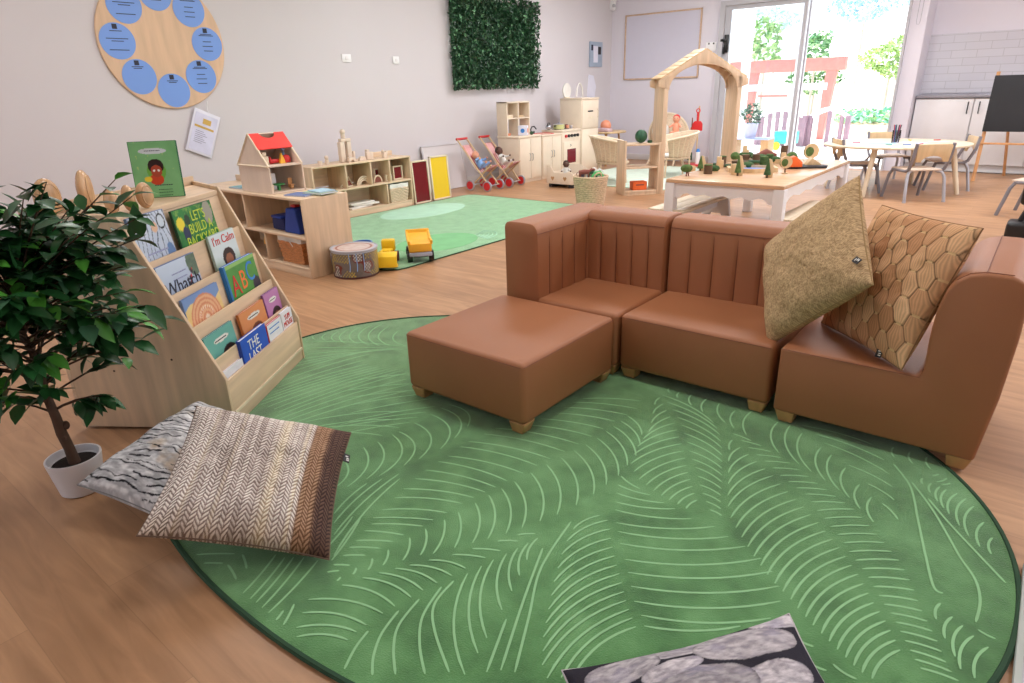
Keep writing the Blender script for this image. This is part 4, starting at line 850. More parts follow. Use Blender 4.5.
bl('toy_block', 4.545, -5.94, 'tall upright plank block at the right of the wooden block tower', lambda g: g.box((0, 0, .105), (.05, .05, .209), .003))
bl('toy_block', 4.50, -5.93, 'wooden bridge block lying across the tower planks', lambda g: g.box((0, 0, .015), (.05, .13, .03), .003), z=ZA+.211)
bl('toy_block', 4.485, -5.93, 'topmost round head block of the wooden tower', lambda g: (g.cyl((0, 0, 0), (0, 0, .05), .024, n=14), g.ball((0, 0, .065), .03)), z=ZA+.244)
bl('toy_block', 4.51, -5.86, 'small arch block lying in front of the wooden tower', arch_fn(.09, .05, .04, .025))
bl('toy_block', 4.67, -5.88, 'half round wooden block right of the tower', lambda g: g.prism([(.045*math.cos(a*PI/12), .045*math.sin(a*PI/12)) for a in range(13)], -.02, .02, 'x'))
bl('toy_block', 4.63, -5.98, 'slanting wooden block behind the half round one', lambda g: g.box((0, 0, .05), (.04, .04, .1), .003), rz=.4)
bl('toy_block', 4.79, -5.9, 'square wooden block with round hole on the wall shelf', lambda g: (g.box((0, 0, .04), (.04, .09, .08), .003), g.cyl((.0195, 0, .045), (.022, 0, .045), .02)))
bl('toy_block', 4.83, -5.98, 'upright block standing behind the holed wooden block', lambda g: g.box((0, 0, .05), (.04, .035, .1), .003))
bl('toy_block', 5.00, -5.89, 'wooden block with two round knobs near the shelf rail', lambda g: (g.box((0, 0, .03), (.045, .05, .06), .003), g.ball((0, .03, .055), .022), g.ball((0, -.02, .07), .018)))
# things inside the wall shelf
GI = 'wooden pieces inside the wall shelf'
ZI = .316
def rainbow(g):
    for k, r_ in enumerate((.09, .07, .05)): g.tube([(0, r_*math.cos(a*PI/14), r_*math.sin(a*PI/14)) for a in range(15)], .008, 6)
bl('rainbow_arch', 4.66, -5.88, 'nested wooden rainbow arch on the middle board of wall shelf', rainbow, 'pale', ZI, GI, cat='wooden toy')
bl('triangle_frame', 4.42, -5.87, 'wooden triangle frame with green pane on the wall shelf', lambda g: g.tube([(0, -.09, .008), (0, .08, .008), (0, .03, .11)], .009, 6, True), 'pale', ZI, GI, cat='wooden toy')
bl('window_block', 4.47, -6.0, 'tall wooden window block standing behind the triangle frame', lambda g: (g.bx(-.015, .015, -.06, -.045, 0, .16), g.bx(-.015, .015, .045, .06, 0, .16), g.bx(-.015, .015, -.06, .06, .145, .16), g.bx(-.015, .015, -.06, .06, 0, .015)), 'pale', ZI, GI, cat='wooden toy')
bl('half_disc_block', 4.50, -5.95, 'dark red half disc block between triangle frame and rainbow arch', lambda g: g.prism([(.055*math.cos(a*PI/12), .055*math.sin(a*PI/12)) for a in range(13)], -.012, .012, 'x'), 'maroon', ZI, GI, cat='wooden toy')
def hb(z0, mm): return
tt = thing('half_moon_block', 'half moon wooden block with red amber pane on wall shelf', 'wooden toy', (-5.88, 4.86, ZI), 0, GI)
G().tube([(0, .055*math.cos(a*PI/14), .006+.07*math.sin(a*PI/14)) for a in range(15)], .009, 6).obj('frame', 'pale', tt); G().prism([(.05*math.cos(a*PI/12), .004+.063*math.sin(a*PI/12)) for a in range(13)], -.004, .004, 'x').obj('pane', 'maroon', tt)
def framed(y, x, w, h, label, pane='darkred', z=ZI):
    q = thing('framed_block', label, 'wooden toy', (x, y, z), 0, GI); g = G()
    for s_ in (-1, 1): g.bx(-.015, .015, s_*w/2-.007, s_*w/2+.007, 0, h, .002)
    g.bx(-.015, .015, -w/2, w/2, 0, .014, .002); g.bx(-.015, .015, -w/2, w/2, h-.014, h, .002); g.obj('frame', 'pale', q)
    G().bx(-.003, .003, -w/2+.007, w/2-.007, .014, h-.014).obj('pane', pane, q)
framed(4.99, -5.85, .07, .075, 'small wooden cube frame with dark pane on wall shelf', 'navy')
framed(4.955, -6.0, .08, .14, 'narrow frame with deep red pane behind small cube on wall shelf')
framed(5.16, -5.88, .13, .155, 'square wooden frame with deep red pane at right end of wall shelf')
tag(G().ball((0, 0, .022), (.03, .05, .022)).obj('dark_pebble', 'dark', None, (-5.93, 5.05, ZI)), 'small dark rounded piece beside the red paned square frame', 'toy')
for k, (y_, z_, r_, lb) in enumerate([(4.58, 0, .15, 'lowest pale flat wooden plank piled in the wall shelf'), (4.66, .021, -.1, 'middle pale flat wooden plank piled in the wall shelf'), (4.6, .042, .05, 'topmost pale flat wooden plank piled in the wall shelf')]):
    bl('wooden_plank', y_, -5.93, lb, lambda g: g.box((0, 0, .01), (.14, .34, .02), .003), 'offwhite', .0705+z_, 'flat planks in the wall shelf', r_, 'plank')

def basket(label, loc, w, d, h, rz, liner=True, m_='wicker', taper=.88):
    t = thing('wicker_basket', label, 'basket', loc, rz); g = G(); n_ = 9
    for k in range(n_):
        f = taper+(1-taper)*k/(n_-1); z = .008+(h-.05*liner-.01)*k/(n_-1); a, b = w/2*f, d/2*f
        pts = []
        per = [(-a, -b), (a, -b), (a, b), (-a, b)]
        for (p, q) in zip(per, per[1:]+per[:1]):
            for i in range(10): u = i/10; s_ = .003*(1 if (i+k) % 2 else -1); pts.append((p[0]+(q[0]-p[0])*u+(s_ if p[0] == q[0] else 0), p[1]+(q[1]-p[1])*u+(s_ if p[1] == q[1] else 0), z))
        g.tube(pts, h/n_*.62, 6, True)
    g.bx(-w/2*taper, w/2*taper, -d/2*taper, d/2*taper, 0, .012)
    g.obj('weave', m_, t)
    if liner:
        g = G(); a, b = w/2+.006, d/2+.006
        g.surf(lambda u, v: (lambda P, z: (P[0]*(1+.015*math.sin(u*70)), P[1]*(1+.015*math.cos(u*60)), z+.004*math.sin(u*50)))((lambda s_: [(-a+2*a*s_, -b), (a, -b+2*b*s_), (a-2*a*s_, b), (-a, b-2*b*s_)])((u*4) % 1)[int(u*4) % 4], h-.055+.06*v), 48, 3, True)
        g.bx(-a+.004, a-.004, -b+.004, b-.004, h-.02, h-.012)
        g.obj('cloth_liner', 'offwhite', t)
        g = G(); g.tube([(.0, -b-.004, h-.03), (.03, -b-.012, h-.045), (.05, -b-.01, h-.07)], .004, 5); g.tube([(.0, -b-.004, h-.03), (-.03, -b-.012, h-.035), (-.045, -b-.012, h-.03)], .004, 5); g.obj('tie', 'offwhite', t)
    return t
M['honey'] = mat('honey rattan', (206, 140, 88), .6, var=.25, scale=30, stretch=(1, 1, 6), bump=.6, bscale=90)
basket('cloth lined wicker basket at right end of the long wall shelf', (-5.94, 5.10, .0705), .27, .27, .205, PI/2, m_='wicker')
basket('honey coloured wicker basket with tied white cloth under the blue bags', (-4.31, 2.80, .0705), .29, .27, .205, 0, m_='honey')
# bags and trays in the near shelf
t = thing('blue_bag', 'bright blue slanted cloth bag on the near low shelf', 'bag', (-4.26, 2.74, .301)); G().prism([(-.115, 0), (.09, 0), (.055, .185), (-.06, .185)], -.07, .07, 'y', None, None, .012, 3).obj('body', 'blue', t); G().box((-.03, -.0, .192), (.05, .05, .02), .005).obj('red_tab', 'red', t)
t = thing('navy_box', 'low navy cloth box left of the bright blue bag', 'box', (-4.485, 2.77, .301)); G().box((0, 0, .045), (.16, .15, .09), .012).obj('body', 'navy', t); G().box((.0, -.02, .1), (.14, .13, .02), .006).obj('lid', 'blue', t)
t = thing('orange_tray_toy', 'amber toy tray on a black base at left of the honey basket', 'toy', (-4.68, 2.80, .0705)); G().bx(-.09, .04, -.08, .08, 0, .05, .008).obj('base', 'black', t); g = G(); g.prism([(-.1, .08), (-.085, .15), (.05, .17), (.05, .08)], -.08, .08, 'y', None, None, .006); g.obj('tray', 'ltyellow', t)
t = thing('picture_card_box', 'small white box with red print on the near low shelf', 'box', (-4.94, 2.78, .301)); G().bx(-.06, .06, -.04, .04, 0, .11, .003).obj('box', 'paper', t); G().bx(-.06, .06, -.0405, -.04, .085, .105).obj('red_band', 'maroon', t); G().bx(-.04, .05, -.041, -.04, .02, .06).obj('print', 'peach', t)
t = thing('toy_figure', 'tiny red and black toy figure standing on the near low shelf', 'toy', (-5.02, 2.9, .301)); G().cyl((0, 0, 0), (0, 0, .09), .016, .012).obj('body', 'maroon', t); G().ball((0, 0, .105), .016).obj('head', 'black', t)
tag(G().box((0, 0, .018), (.13, .1, .012), .002, (0, .1, .2)).obj('picture_card', 'darkred', None, (-4.98, 2.80, .412)), 'dark red card lying on the white printed box', 'card') if False else None
# books lying on the near shelf
def flat_book(label, x, y, w, d, h, rz, mc, z=.5755, n='magazine'):
    t = thing('thin_book', label, 'book', (x, y, z), rz, 'thin books lying on the near shelf'); g = G(); g.bx(-w/2, w/2, -d/2, d/2, h-.0015, h); g.bx(-w/2, w/2, -d/2, d/2, 0, .0015); g.bx(-w/2, w/2, d/2-.002, d/2, 0, h); g.obj('cover', mc, t); G().bx(-w/2+.003, w/2-.003, -d/2+.003, d/2-.002, .0015, h-.0015).obj('pages', 'paper', t)
flat_book('dark blue thin book lying right of the toy house', -4.22, 2.76, .2, .15, .009, .25, mat('slate blue cover', (110, 130, 178), .4))
flat_book('pale green thin book overlapping the end of the near shelf top', -4.125, 2.86, .2, .16, .012, .1, mat('pale green cover', (184, 214, 176), .4), .5755+.0095)
flat_book('light blue thin book topmost beside the toy house', -4.12, 2.87, .17, .14, .008, -.1, mat('pale blue cover', (160, 200, 220), .4), .5755+.022)
flat_book('thin teal book lying left of the toy house', -5.03, 2.77, .2, .14, .01, .1, mat('teal cover', (110, 160, 170), .4))
# toy house
t = thing('toy_house', 'wooden open toy house with red roof standing on the near low shelf', 'dollhouse', (-4.645, 2.66, .5755))
w_, L_, h_, r_ = .42, .29, .20, .42
g = G()
g.bx(-w_/2, w_/2, 0, L_, 0, .012, .002); g.obj('floor_board', 'house', t)
g = G(); g.bx(-w_/2, w_/2, 0, .01, .012, h_-.004); g.obj('wall', 'house', t)
g = G(); g.prism([(-w_/2, h_), (w_/2, h_), (0, r_)], 0, .01, 'y'); g.obj('gable', 'house', t)
g = G(); g.tube([(-w_/2-.004, -.003, h_), (w_/2+.004, -.003, h_)], .007, 6); 
for s_ in (-1, 1): g.tube([(s_*(w_/2+.006), -.001, h_-.004), (0, -.001, r_+.008)], .0075, 6)
g.obj('trim', 'pale', t)
g = G(); g.prism([(-w_/2, 0), (w_/2, 0), (w_/2, h_), (0, r_), (-w_/2, h_)], L_-.01, L_, 'y'); g.obj('wall', 'house', t)
G().bx(-w_/2, w_/2, .01, L_-.01, h_-.006, h_+.004).obj('upper_floor', 'house', t)
g = G(); g.bx(-w_/2, -w_/2+.008, .01, .13, .012, h_); g.bx(-w_/2, -w_/2+.008, .23, L_-.01, .012, h_); g.bx(-w_/2, -w_/2+.008, .01, L_-.01, .15, h_); g.obj('rear_wall', 'house', t)
g = G()
for (a, b) in ((.13, .18), (.18, .23)): g.bx(-w_/2, -w_/2+.01, a, a+.005, .05, .15); g.bx(-w_/2, -w_/2+.01, a, b, .098, .103)
g.obj('green_window', 'green', t)
# roof: red slab on the upper part of the open (+x) slope with a round cut, wooden on the other side
sl = math.atan2(r_-h_, w_/2); Ls = math.hypot(w_/2, r_-h_)
cut = [(L_*.5+.06*math.cos(a*PI/10), -.06*math.sin(a*PI/10)*.7) for a in range(11)]
poly = [(0, 0), (0, -.15), (L_, -.15), (L_, 0)]+[(p, q) for p, q in [(L_*.5+.065*math.cos(a*PI/10), -.05*math.sin(a*PI/10)) for a in range(11)]]
g = G(); A = []
def onslope(s_along, y, off, sg=1): return (sg*(0+math.cos(sl)*(-s_along))+sg*math.sin(sl)*off, y, r_+math.sin(sl)*s_along+math.cos(sl)*off)
top = [g.bm.verts.new(onslope(q, p, .012)) for p, q in poly]; bot = [g.bm.verts.new(onslope(q, p, .003)) for p, q in poly]
g.bm.faces.new(top); g.bm.faces.new(bot[::-1]); n_ = len(poly)
for k in range(n_): g.bm.faces.new((top[k], bot[k], bot[(k+1) % n_], top[(k+1) % n_]))
g.obj('red_roof', 'redroof', t)
g = G(); A = [g.bm.verts.new(onslope(q, p, .01, -1)) for p, q in ((0, 0), (L_, 0), (L_, -Ls), (0, -Ls))]; B = [g.bm.verts.new(onslope(q, p, .002, -1)) for p, q in ((0, 0), (L_, 0), (L_, -Ls), (0, -Ls))]
g.bm.faces.new(A); g.bm.faces.new(B[::-1]); [g.bm.faces.new((A[k], B[k], B[(k+1) % 4], A[(k+1) % 4])) for k in range(4)]
g.obj('rear_roof', 'house', t)
g = G(); g.tube([onslope(-Ls, L_-.006, .004), onslope(0, L_-.006, .004)], .007, 6); g.obj('trim', 'pale', t)
HX, HY, HZ = -4.645, 2.655, .5755
GF = 'little furniture pieces in the toy house'
def hf(name, label, x, y, z, fn, m_): g = G(); fn(g); tag(g.obj(name, m_, None, (HX+x, HY+y, HZ+z)), label, 'toy furniture', GF)
hf('toy_bed', 'tiny red toy bed upstairs in the toy house', .06, .14, h_+.0045, lambda g: (g.box((0, 0, .02), (.06, .08, .03), .008), g.box((0, -.035, .03), (.06, .012, .05), .004)), 'red')
hf('toy_armchair', 'tiny red toy armchair upstairs nearest the far gable', .09, .235, h_+.0045, lambda g: (g.ball((0, 0, .03), (.035, .035, .03)), g.box((0, 0, .012), (.05, .05, .02), .006)), 'red')
hf('toy_slide', 'tiny yellow slanted piece leaning between the red toy furniture', .1, .19, h_+.0045, lambda g: g.prism([(-.02, 0), (.03, 0), (.0, .075)], -.012, .012, 'x'), 'ltyellow')
hf('toy_cupboard', 'tiny pale wooden cupboard upstairs in the toy house', .08, .06, h_+.0045, lambda g: (g.box((0, 0, .03), (.04, .05, .06), .004), g.box((0, -.005, .075), (.035, .035, .03), .004)), 'pale')
hf('toy_doll', 'tiny blue capped doll upstairs at the far gable of toy house', .04, .25, h_+.0045, lambda g: (g.cyl((0, 0, 0), (0, 0, .08), .012, .008), g.ball((0, 0, .1), .016)), 'babyblue')
hf('toy_table', 'tiny green toy table downstairs in the toy house', .12, .12, .0125, lambda g: (g.box((0, 0, .045), (.06, .07, .012), .003), g.box((0, 0, .02), (.02, .02, .04))), 'green')
hf('toy_stove', 'tiny wooden toy stove downstairs beside the green table', .12, .04, .0125, lambda g: (g.box((0, 0, .025), (.05, .05, .05), .003), g.box((0, 0, .052), (.04, .04, .004))), 'pale')
hf('toy_fridge', 'tiny white toy fridge downstairs in the toy house', .03, .12, .0125, lambda g: (g.box((0, 0, .06), (.05, .05, .12), .004), g.box((.026, -.015, .07), (.004, .006, .03))), 'whitep')
hf('toy_chair', 'tiny wooden toy chair downstairs near the far wall', .12, .23, .0125, lambda g: (g.box((0, 0, .03), (.035, .035, .006)), g.box((-.015, 0, .045), (.006, .035, .07)), g.box((0, 0, .015), (.025, .025, .03))), 'pine')
# drum with dotted print
t = thing('dot_painted_drum', 'round drum shaped tub with dotted pattern on floor beside near low shelf', 'drum', (-3.86, 2.90, 0))
n1, n2 = 180, 50; U, V_ = np.meshgrid(np.linspace(0, 1, n1), np.linspace(0, 1, n2), indexing='ij'); R_ = .165+.004*V_
P = np.stack([R_*np.cos(2*PI*U), R_*np.sin(2*PI*U), .004+.2*V_], -1)
f = fbm(U*22, V_*5, 3); c = mixc(LC((92, 84, 80)), LC((128, 118, 112)), f)
reg = vn(U*12, V_*2.4, 7); dots = ((np.sin(U*2*PI*46)*np.sin(V_*PI*16)) > .35)
c = np.where((dots & (reg > .52))[..., None], LC((214, 190, 66)), c); c = np.where((dots & (reg < .3))[..., None], LC((226, 222, 214)), c)
c = np.where(((reg > .3) & (reg < .36))[..., None], LC((120, 54, 44)), c)
c = np.where((V_ > .9)[..., None], LC((168, 176, 190)), c); c = np.where((V_ < .06)[..., None], LC((80, 46, 44)), c)
gridmesh('printed_side', P, c, 'print', t)
n1 = 60; U, V_ = np.meshgrid(np.linspace(0, 1, 90), np.linspace(0, 1, 24), indexing='ij'); P = np.stack([.168*V_*np.cos(2*PI*U), .168*V_*np.sin(2*PI*U), .205-.0*V_], -1)
c = mixc(LC((190, 160, 148)), LC((214, 204, 200)), fbm(U*10, V_*6, 2)); c = np.where((np.abs(V_-.75) < .05)[..., None], LC((150, 90, 76)), c); c = np.where((V_ > .9)[..., None], LC((186, 192, 206)), c); gridmesh('skin', P, c, 'print', t)
g = G(); g.tube([(.17*math.cos(a*.2), .17*math.sin(a*.2), .203) for a in range(32)], .006, 6, True); g.obj('rim', 'alu', t)
G().lathe([(.001, .0), (.16, .0), (.16, .005), (.001, .005)], 24).obj('base', 'maroon', t)
g = G(); a0 = -2.35
def onr(a, z, r=.173): return (r*math.cos(a), r*math.sin(a), z)
ht = [onr(a0+dx, .12+dz) for dx, dz in [(0, -.055), (-.16, .01), (-.2, .035), (-.14, .055), (-.05, .045), (0, .025), (.05, .045), (.14, .055), (.2, .035), (.16, .01)]]
vs = [g.bm.verts.new(p) for p in ht]; c0 = g.bm.verts.new(onr(a0, .125, .176)); [g.bm.faces.new((vs[i], vs[(i+1) % 10], c0)) for i in range(10)]
g.obj('heart_patch', mat('pale heart', (206, 212, 226), .5), t, solid=.002)
g = G()
for a in (-.9, -.6, -.3): g.tube([onr(a, .19), onr(a+.02, .1), onr(a-.01, .06)], .003, 5)
g.obj('cord', 'babyblue', t)
# blue tub and toy vehicles on the play mat
t = thing('blue_tub', 'blue plastic tub half hidden behind the near low shelf and drum', 'tub', (-4.40, 3.40, .009), scale=.75); G().lathe([(.001, 0), (.085, 0), (.105, .09), (.115, .09), (.115, .1), (.1, .1), (.08, .012), (.001, .012)], 28).obj('body', mat('blue plastic', (40, 96, 176), .35), t); G().tube([(.11*math.cos(a*.26), .11*math.sin(a*.26), .095) for a in range(24)], .006, 6, True).obj('rim', 'babyblue', t)
def wheel(g, x, y, r, w, m=None): g.cyl((x-w/2, y, r), (x+w/2, y, r), r, n=18)
t = thing('toy_dump_truck', 'yellow toy dump truck with black wheels on the play mat', 'toy truck', (-3.765, 3.465, .009), .88, scale=1.04)
for sx_ in (-1, 1):
    for yy in (-.085, .09):
        g = G(); g.cyl((sx_*.062, yy, .042), (sx_*.098, yy, .042), .042, n=20); w0 = g.obj('wheel', 'black', t); G().cyl((sx_*.096, yy, .042), (sx_*.101, yy, .042), .02, n=12).obj('hub', 'dark', w0)
G().bx(-.055, .055, -.12, .12, .04, .075, .006).obj('chassis', 'dark', t)
G().bx(-.085, .085, -.145, -.125, .05, .08, .006).obj('bumper', mat('grey bumper', (160, 164, 180), .4), t)
g = G()
g.prism([(-.13, .078), (.10, .078), (.15, .12), (.13, .185), (-.02, .15), (-.155, .15)], -.085, .085, 'x', None, None, .01)
bd_ = g
bo = bd_.obj('dump_bed', 'ltyellow', t)
g = G()
for sx_ in (-1, 1): g.prism([(-.15, .14), (.14, .13), (.16, .2), (.0, .165), (-.17, .175)], sx_*.084-.008, sx_*.084+.008, 'x', None, None, .003)
g.bx(-.09, .09, .13, .15, .12, .205, .004); g.obj('bed_side', 'ltyellow', t)
G().bx(-.055, .055, .10, .17, .06, .12, .01).obj('cab', 'ltyellow', t)
t = thing('toy_loader', 'yellow toy front loader with a wide bucket beside the drum', 'toy digger', (-3.87, 3.22, .009), .72, scale=1.15)
for sx_ in (-1, 1):
    for yy in (-.05, .07): G().cyl((sx_*.04, yy, .035), (sx_*.065, yy, .035), .035, n=18).obj('wheel', 'maroon', t)
G().bx(-.04, .04, -.07, .1, .03, .07, .008).obj('chassis', 'yellow', t)
G().bx(-.035, .035, -.04, .03, .07, .1, .01).obj('engine_cover', 'yellow', t); G().bx(-.045, .045, .05, .11, .07, .15, .01).obj('cab', 'yellow', t)
g = G()
for sx_ in (-1, 1): g.tube([(sx_*.03, .03, .09), (sx_*.03, -.07, .1), (sx_*.03, -.13, .06)], .008, 6)
g.obj('lift_arm', 'yellow', t); G().prism([(-.12, .11), (-.19, .09), (-.2, .02), (-.12, .005), (-.13, .03), (-.17, .04), (-.165, .075)], -.085, .085, 'x', None, None, .003).obj('bucket', 'yellow', t)

# acrylic panels leaning by the shelf
def frame_panel(label, x, y, w, h, pane, fr_m='pale', tilt=.06, fw=.018):
    t = thing('colour_window_panel', label, 'panel', (x, y, .002), rot=(0, -tilt, 0)); g = G()
    for s_ in (0, w-fw): g.bx(-.015, .015, s_, s_+fw, 0, h, .002)
    g.bx(-.015, .015, 0, w, 0, fw, .002); g.bx(-.015, .015, 0, w, h-fw, h, .002); g.obj('frame', fr_m, t)
    G().bx(-.005, .005, fw, w-fw, fw, h-fw).obj('pane', pane, t)
    return t
frame_panel('wood framed deep red panel standing at the right end of the wall shelf', -5.82, 5.345, .27, .50, 'darkred')
frame_panel('wood framed bright yellow panel standing beside the deep red panel', -5.83, 5.66, .315, .525, 'yellowp')
t = frame_panel('large whitish panel leaning on the left wall behind the toy strollers', -6.34, 6.12, .75, .60, mat('milky acrylic', (212, 206, 208), .3, var=.01), 'wall_l', .22, .012)

# ------------------------------------------------------------ doll strollers
def stripes():
    m, nt, b = nodes('red and white striped canvas'); N = nt.nodes; L = nt.links
    tc = N.new('ShaderNodeTexCoord'); sp = N.new('ShaderNodeSeparateXYZ'); L.new(tc.outputs['Object'], sp.inputs[0])
    mu = N.new('ShaderNodeMath'); mu.operation = 'MULTIPLY'; mu.inputs[1].default_value = 24; L.new(sp.outputs['X'], mu.inputs[0])
    fr_ = N.new('ShaderNodeMath'); fr_.operation = 'FRACT'; L.new(mu.outputs[0], fr_.inputs[0]); gt = N.new('ShaderNodeMath'); gt.operation = 'GREATER_THAN'; gt.inputs[1].default_value = .5; L.new(fr_.outputs[0], gt.inputs[0])
    mx = N.new('ShaderNodeMix'); mx.data_type = 'RGBA'; mx.inputs[6].default_value = lin((196, 30, 44)); mx.inputs[7].default_value = lin((236, 226, 226)); L.new(gt.outputs[0], mx.inputs['Factor']); L.new(mx.outputs[2], b.inputs['Base Color']); b.inputs['Roughness'].default_value = .9
    return m
M['stripes'] = stripes()
st = thing('doll_stroller', 'striped doll stroller holding the doll in pale blue, nearer the yellow panel', 'doll stroller', (-5.92, 6.70, 0), -PI/2+.05, 'red wheeled doll strollers')
WR = .068
for s_ in (-1, 1):
    for yy in (-.10, .19):
        w0 = G().cyl((s_*.14-.012, yy, WR), (s_*.14+.012, yy, WR), WR, n=24).obj('wheel', 'alu', st); G().cyl((s_*.14-.016, yy, WR), (s_*.14+.016, yy, WR), WR*.78, n=20).obj('wheel_disc', 'red', w0)
for s_ in (-1, 1):
    G().tube([(s_*.1, -.33, .655), (s_*.1, .19, WR)], .0105, 8).obj('long_rail', 'beech', st)
    G().tube([(s_*.085, -.10, WR), (s_*.085, .22, .34)], .0105, 8).obj('cross_rail', 'beech', st)
G().cyl((-.11, -.33, .655), (.11, -.33, .655), .016, n=12).obj('handle', 'red', st)
for yy in (-.10, .19): G().cyl((-.14, yy, WR), (.14, yy, WR), .007, n=8).obj('axle', 'alu', st)
g = G(); sp_ = [(-.27, .575), (-.2, .48), (-.12, .36), (-.05, .27), (.0, .235), (.06, .24), (.14, .29), (.22, .335)]
g.surf(lambda u, v: ((u-.5)*.165, sp_[int(round(v*7))][0], sp_[int(round(v*7))][1]), 6, 7); g.obj('canvas_seat', 'stripes', st, solid=.004)
st2 = again(st, 'striped doll stroller holding the dark haired doll, nearer the toy kitchen', (-5.90, 7.14, 0))
def doll(label, loc, rz, cloth, skin, hair, tilt=.55, sc=1.0, lying=False):
    t = thing('doll', label, 'doll', loc, rot=(tilt, 0, rz)); k = sc
    g = G(); g.tube([(0, 0, .02*k), (0, 0, .07*k), (0, 0, .12*k), (0, 0, .15*k)], [.035*k, .042*k, .036*k, .018*k], 12)
    for s_ in (-1, 1):
        g.tube([(s_*.018*k, 0, .03*k), (s_*.035*k, -.06*k, .03*k), (s_*.04*k, -.11*k, .02*k)], [.02*k, .017*k, .014*k], 8)
        g.tube([(s_*.03*k, 0, .13*k), (s_*.06*k, -.03*k, .1*k), (s_*.062*k, -.07*k, .095*k)], [.015*k, .013*k, .011*k], 8)
    bdy = g.obj('clothes', cloth, t, sharp=60)
    g = G(); g.ball((0, 0, .19*k), (.042*k, .044*k, .048*k), 14); g.ball((0, -.041*k, .185*k), .007*k, 6); g.ball((.038*k, 0, .19*k), .011*k, 6); g.ball((-.038*k, 0, .19*k), .011*k, 6)
    hd = g.obj('head', skin, t, sharp=60)
    for s_ in (-1, 1): G().ball((s_*.063*k, -.082*k, .095*k), .012*k, 8).obj('hand', skin, t); G().ball((s_*.041*k, -.12*k, .022*k), .014*k, 8).obj('foot', skin, t)
    g = G()
    for s_ in (-1, 1): g.ball((s_*.015*k, -.041*k, .198*k), .0045*k, 6)
    g.obj('eyes', 'ink', hd)
    if hair: G().ball((0, .008*k, .203*k), (.045*k, .044*k, .043*k), 12).obj('hair', hair, t)
    return t
M['darkhair'] = mat('dark brown hair', (58, 40, 34), .9)
doll('baby doll in pale blue suit lying in the nearer striped stroller', (-5.90, 6.70, .27), PI/2, 'babyblue', 'skin', None, -.62, 1.15)
doll('doll with dark head and white clothes sitting in the farther striped stroller', (-5.88, 7.14, .27), PI/2, 'offwhite', 'skind', 'darkhair', -.45, 1.15)

# ------------------------------------------------------------ toy kitchen
def knob_handle(g, p, h, ax='z'):
    x, y, z = p; g.tube([(x, y, z), (x+.018, y, z+.01), (x+.02, y, z+h/2), (x+.018, y, z+h-.01), (x, y, z+h)], .005, 7)
KX = -5.8
t = thing('toy_cupboard_unit', 'cream toy kitchen cupboard with open pigeonhole hutch at left of the toy sink', 'toy kitchen', (KX, 7.36, 0))
g = G(); g.bx(-.38, 0, 0, .53, 0, .62, .004); g.obj('body', 'beige', t)
G().bx(-.39, .012, -.01, .535, .62, .645, .008).obj('worktop', 'beige', t)
for k in (0, 1):
    d = G().bx(0, .012, .01+k*.257, .01+k*.257+.25, .05, .605, .003).obj('door', 'beige', t); g = G(); knob_handle(g, (.012, .235 if k == 0 else .29, .30), .1); g.obj('handle', 'steel', d)
g = G()
g.bx(-.38, -.2, 0, .018, .645, 1.10, .002); g.bx(-.38, -.2, .512, .53, .645, 1.10, .002); g.bx(-.38, -.2, 0, .53, 1.082, 1.10, .002); g.bx(-.38, -.2, .02, .51, .87, .885); g.bx(-.38, -.2, .256, .272, .645, 1.09); g.bx(-.385, -.375, 0, .53, .885, 1.1)
g.obj('hutch', 'beige', t)
t = thing('toy_sink_unit', 'cream toy sink unit with red basin and dark tap beside the toy oven', 'toy kitchen', (KX, 7.91, 0))
g = G(); g.bx(-.38, 0, 0, .50, 0, .61, .004); g.obj('body', 'beige', t)
g = G(); g.bx(-.39, .012, -.005, .505, .61, .63, .006); g.obj('worktop', 'beige', t)
G().lathe([(.001, .60), (.1, .60), (.13, .632), (.15, .638), (.15, .632), (.001, .606)], 28, (-.16, .27, 0)).obj('basin', 'red', t)
g = G(); g.tube([(-.3, .13, .63), (-.3, .13, .70), (-.28, .13, .735), (-.24, .14, .74), (-.21, .15, .70)], .009, 8); g.tube([(-.3, .05, .63), (-.3, .05, .675), (-.26, .05, .675)], .009, 8); g.tube([(-.3, .21, .63), (-.3, .21, .67)], .01, 8); g.obj('tap', 'dark', t)
for k in (0, 1):
    d = G().bx(0, .012, .01+k*.242, .01+k*.242+.236, .05, .595, .003).obj('door', 'beige', t); g = G(); knob_handle(g, (.012, .222 if k == 0 else .276, .30), .1); g.obj('handle', 'steel', d)
t = thing('toy_oven', 'cream toy oven with one red and four black knobs', 'toy kitchen', (KX, 8.43, 0))
g = G(); g.bx(-.38, 0, 0, .5, 0, .64, .004); g.obj('body', 'beige', t); G().bx(-.39, .01, -.003, .503, .64, .665, .006).obj('worktop', 'beige', t)
dd = G().bx(0, .012, .03, .47, .05, .49, .004).obj('oven_door', 'beige', t); G().bx(.0121, .0135, .12, .36, .17, .38, .0).obj('window', 'darkred', dd); g = G(); knob_handle(g, (.012, .2, .42), .03); g.obj('handle', 'steel', dd)
for k in range(5): G().cyl((.0, .09+.08*k, .575), (.025, .09+.08*k, .575), .022, n=14).obj('knob', 'red' if k == 0 else 'black', t)
for y_ in (.13, .35): G().lathe([(.001, 0), (.07, 0), (.07, .006), (.001, .006)], 24, (-.19, y_, .665)).obj('hob_ring', 'dark', t)
t = thing('toy_fridge_cabinet', 'tall cream toy fridge with two doors at the end of toy kitchen', 'toy kitchen', (KX, 8.95, 0))
g = G(); g.bx(-.40, 0, 0, .5, 0, 1.1, .005); g.obj('body', 'beige', t); G().bx(-.40, .015, -.005, .505, 1.085, 1.11, .006).obj('top_panel', 'beige', t)
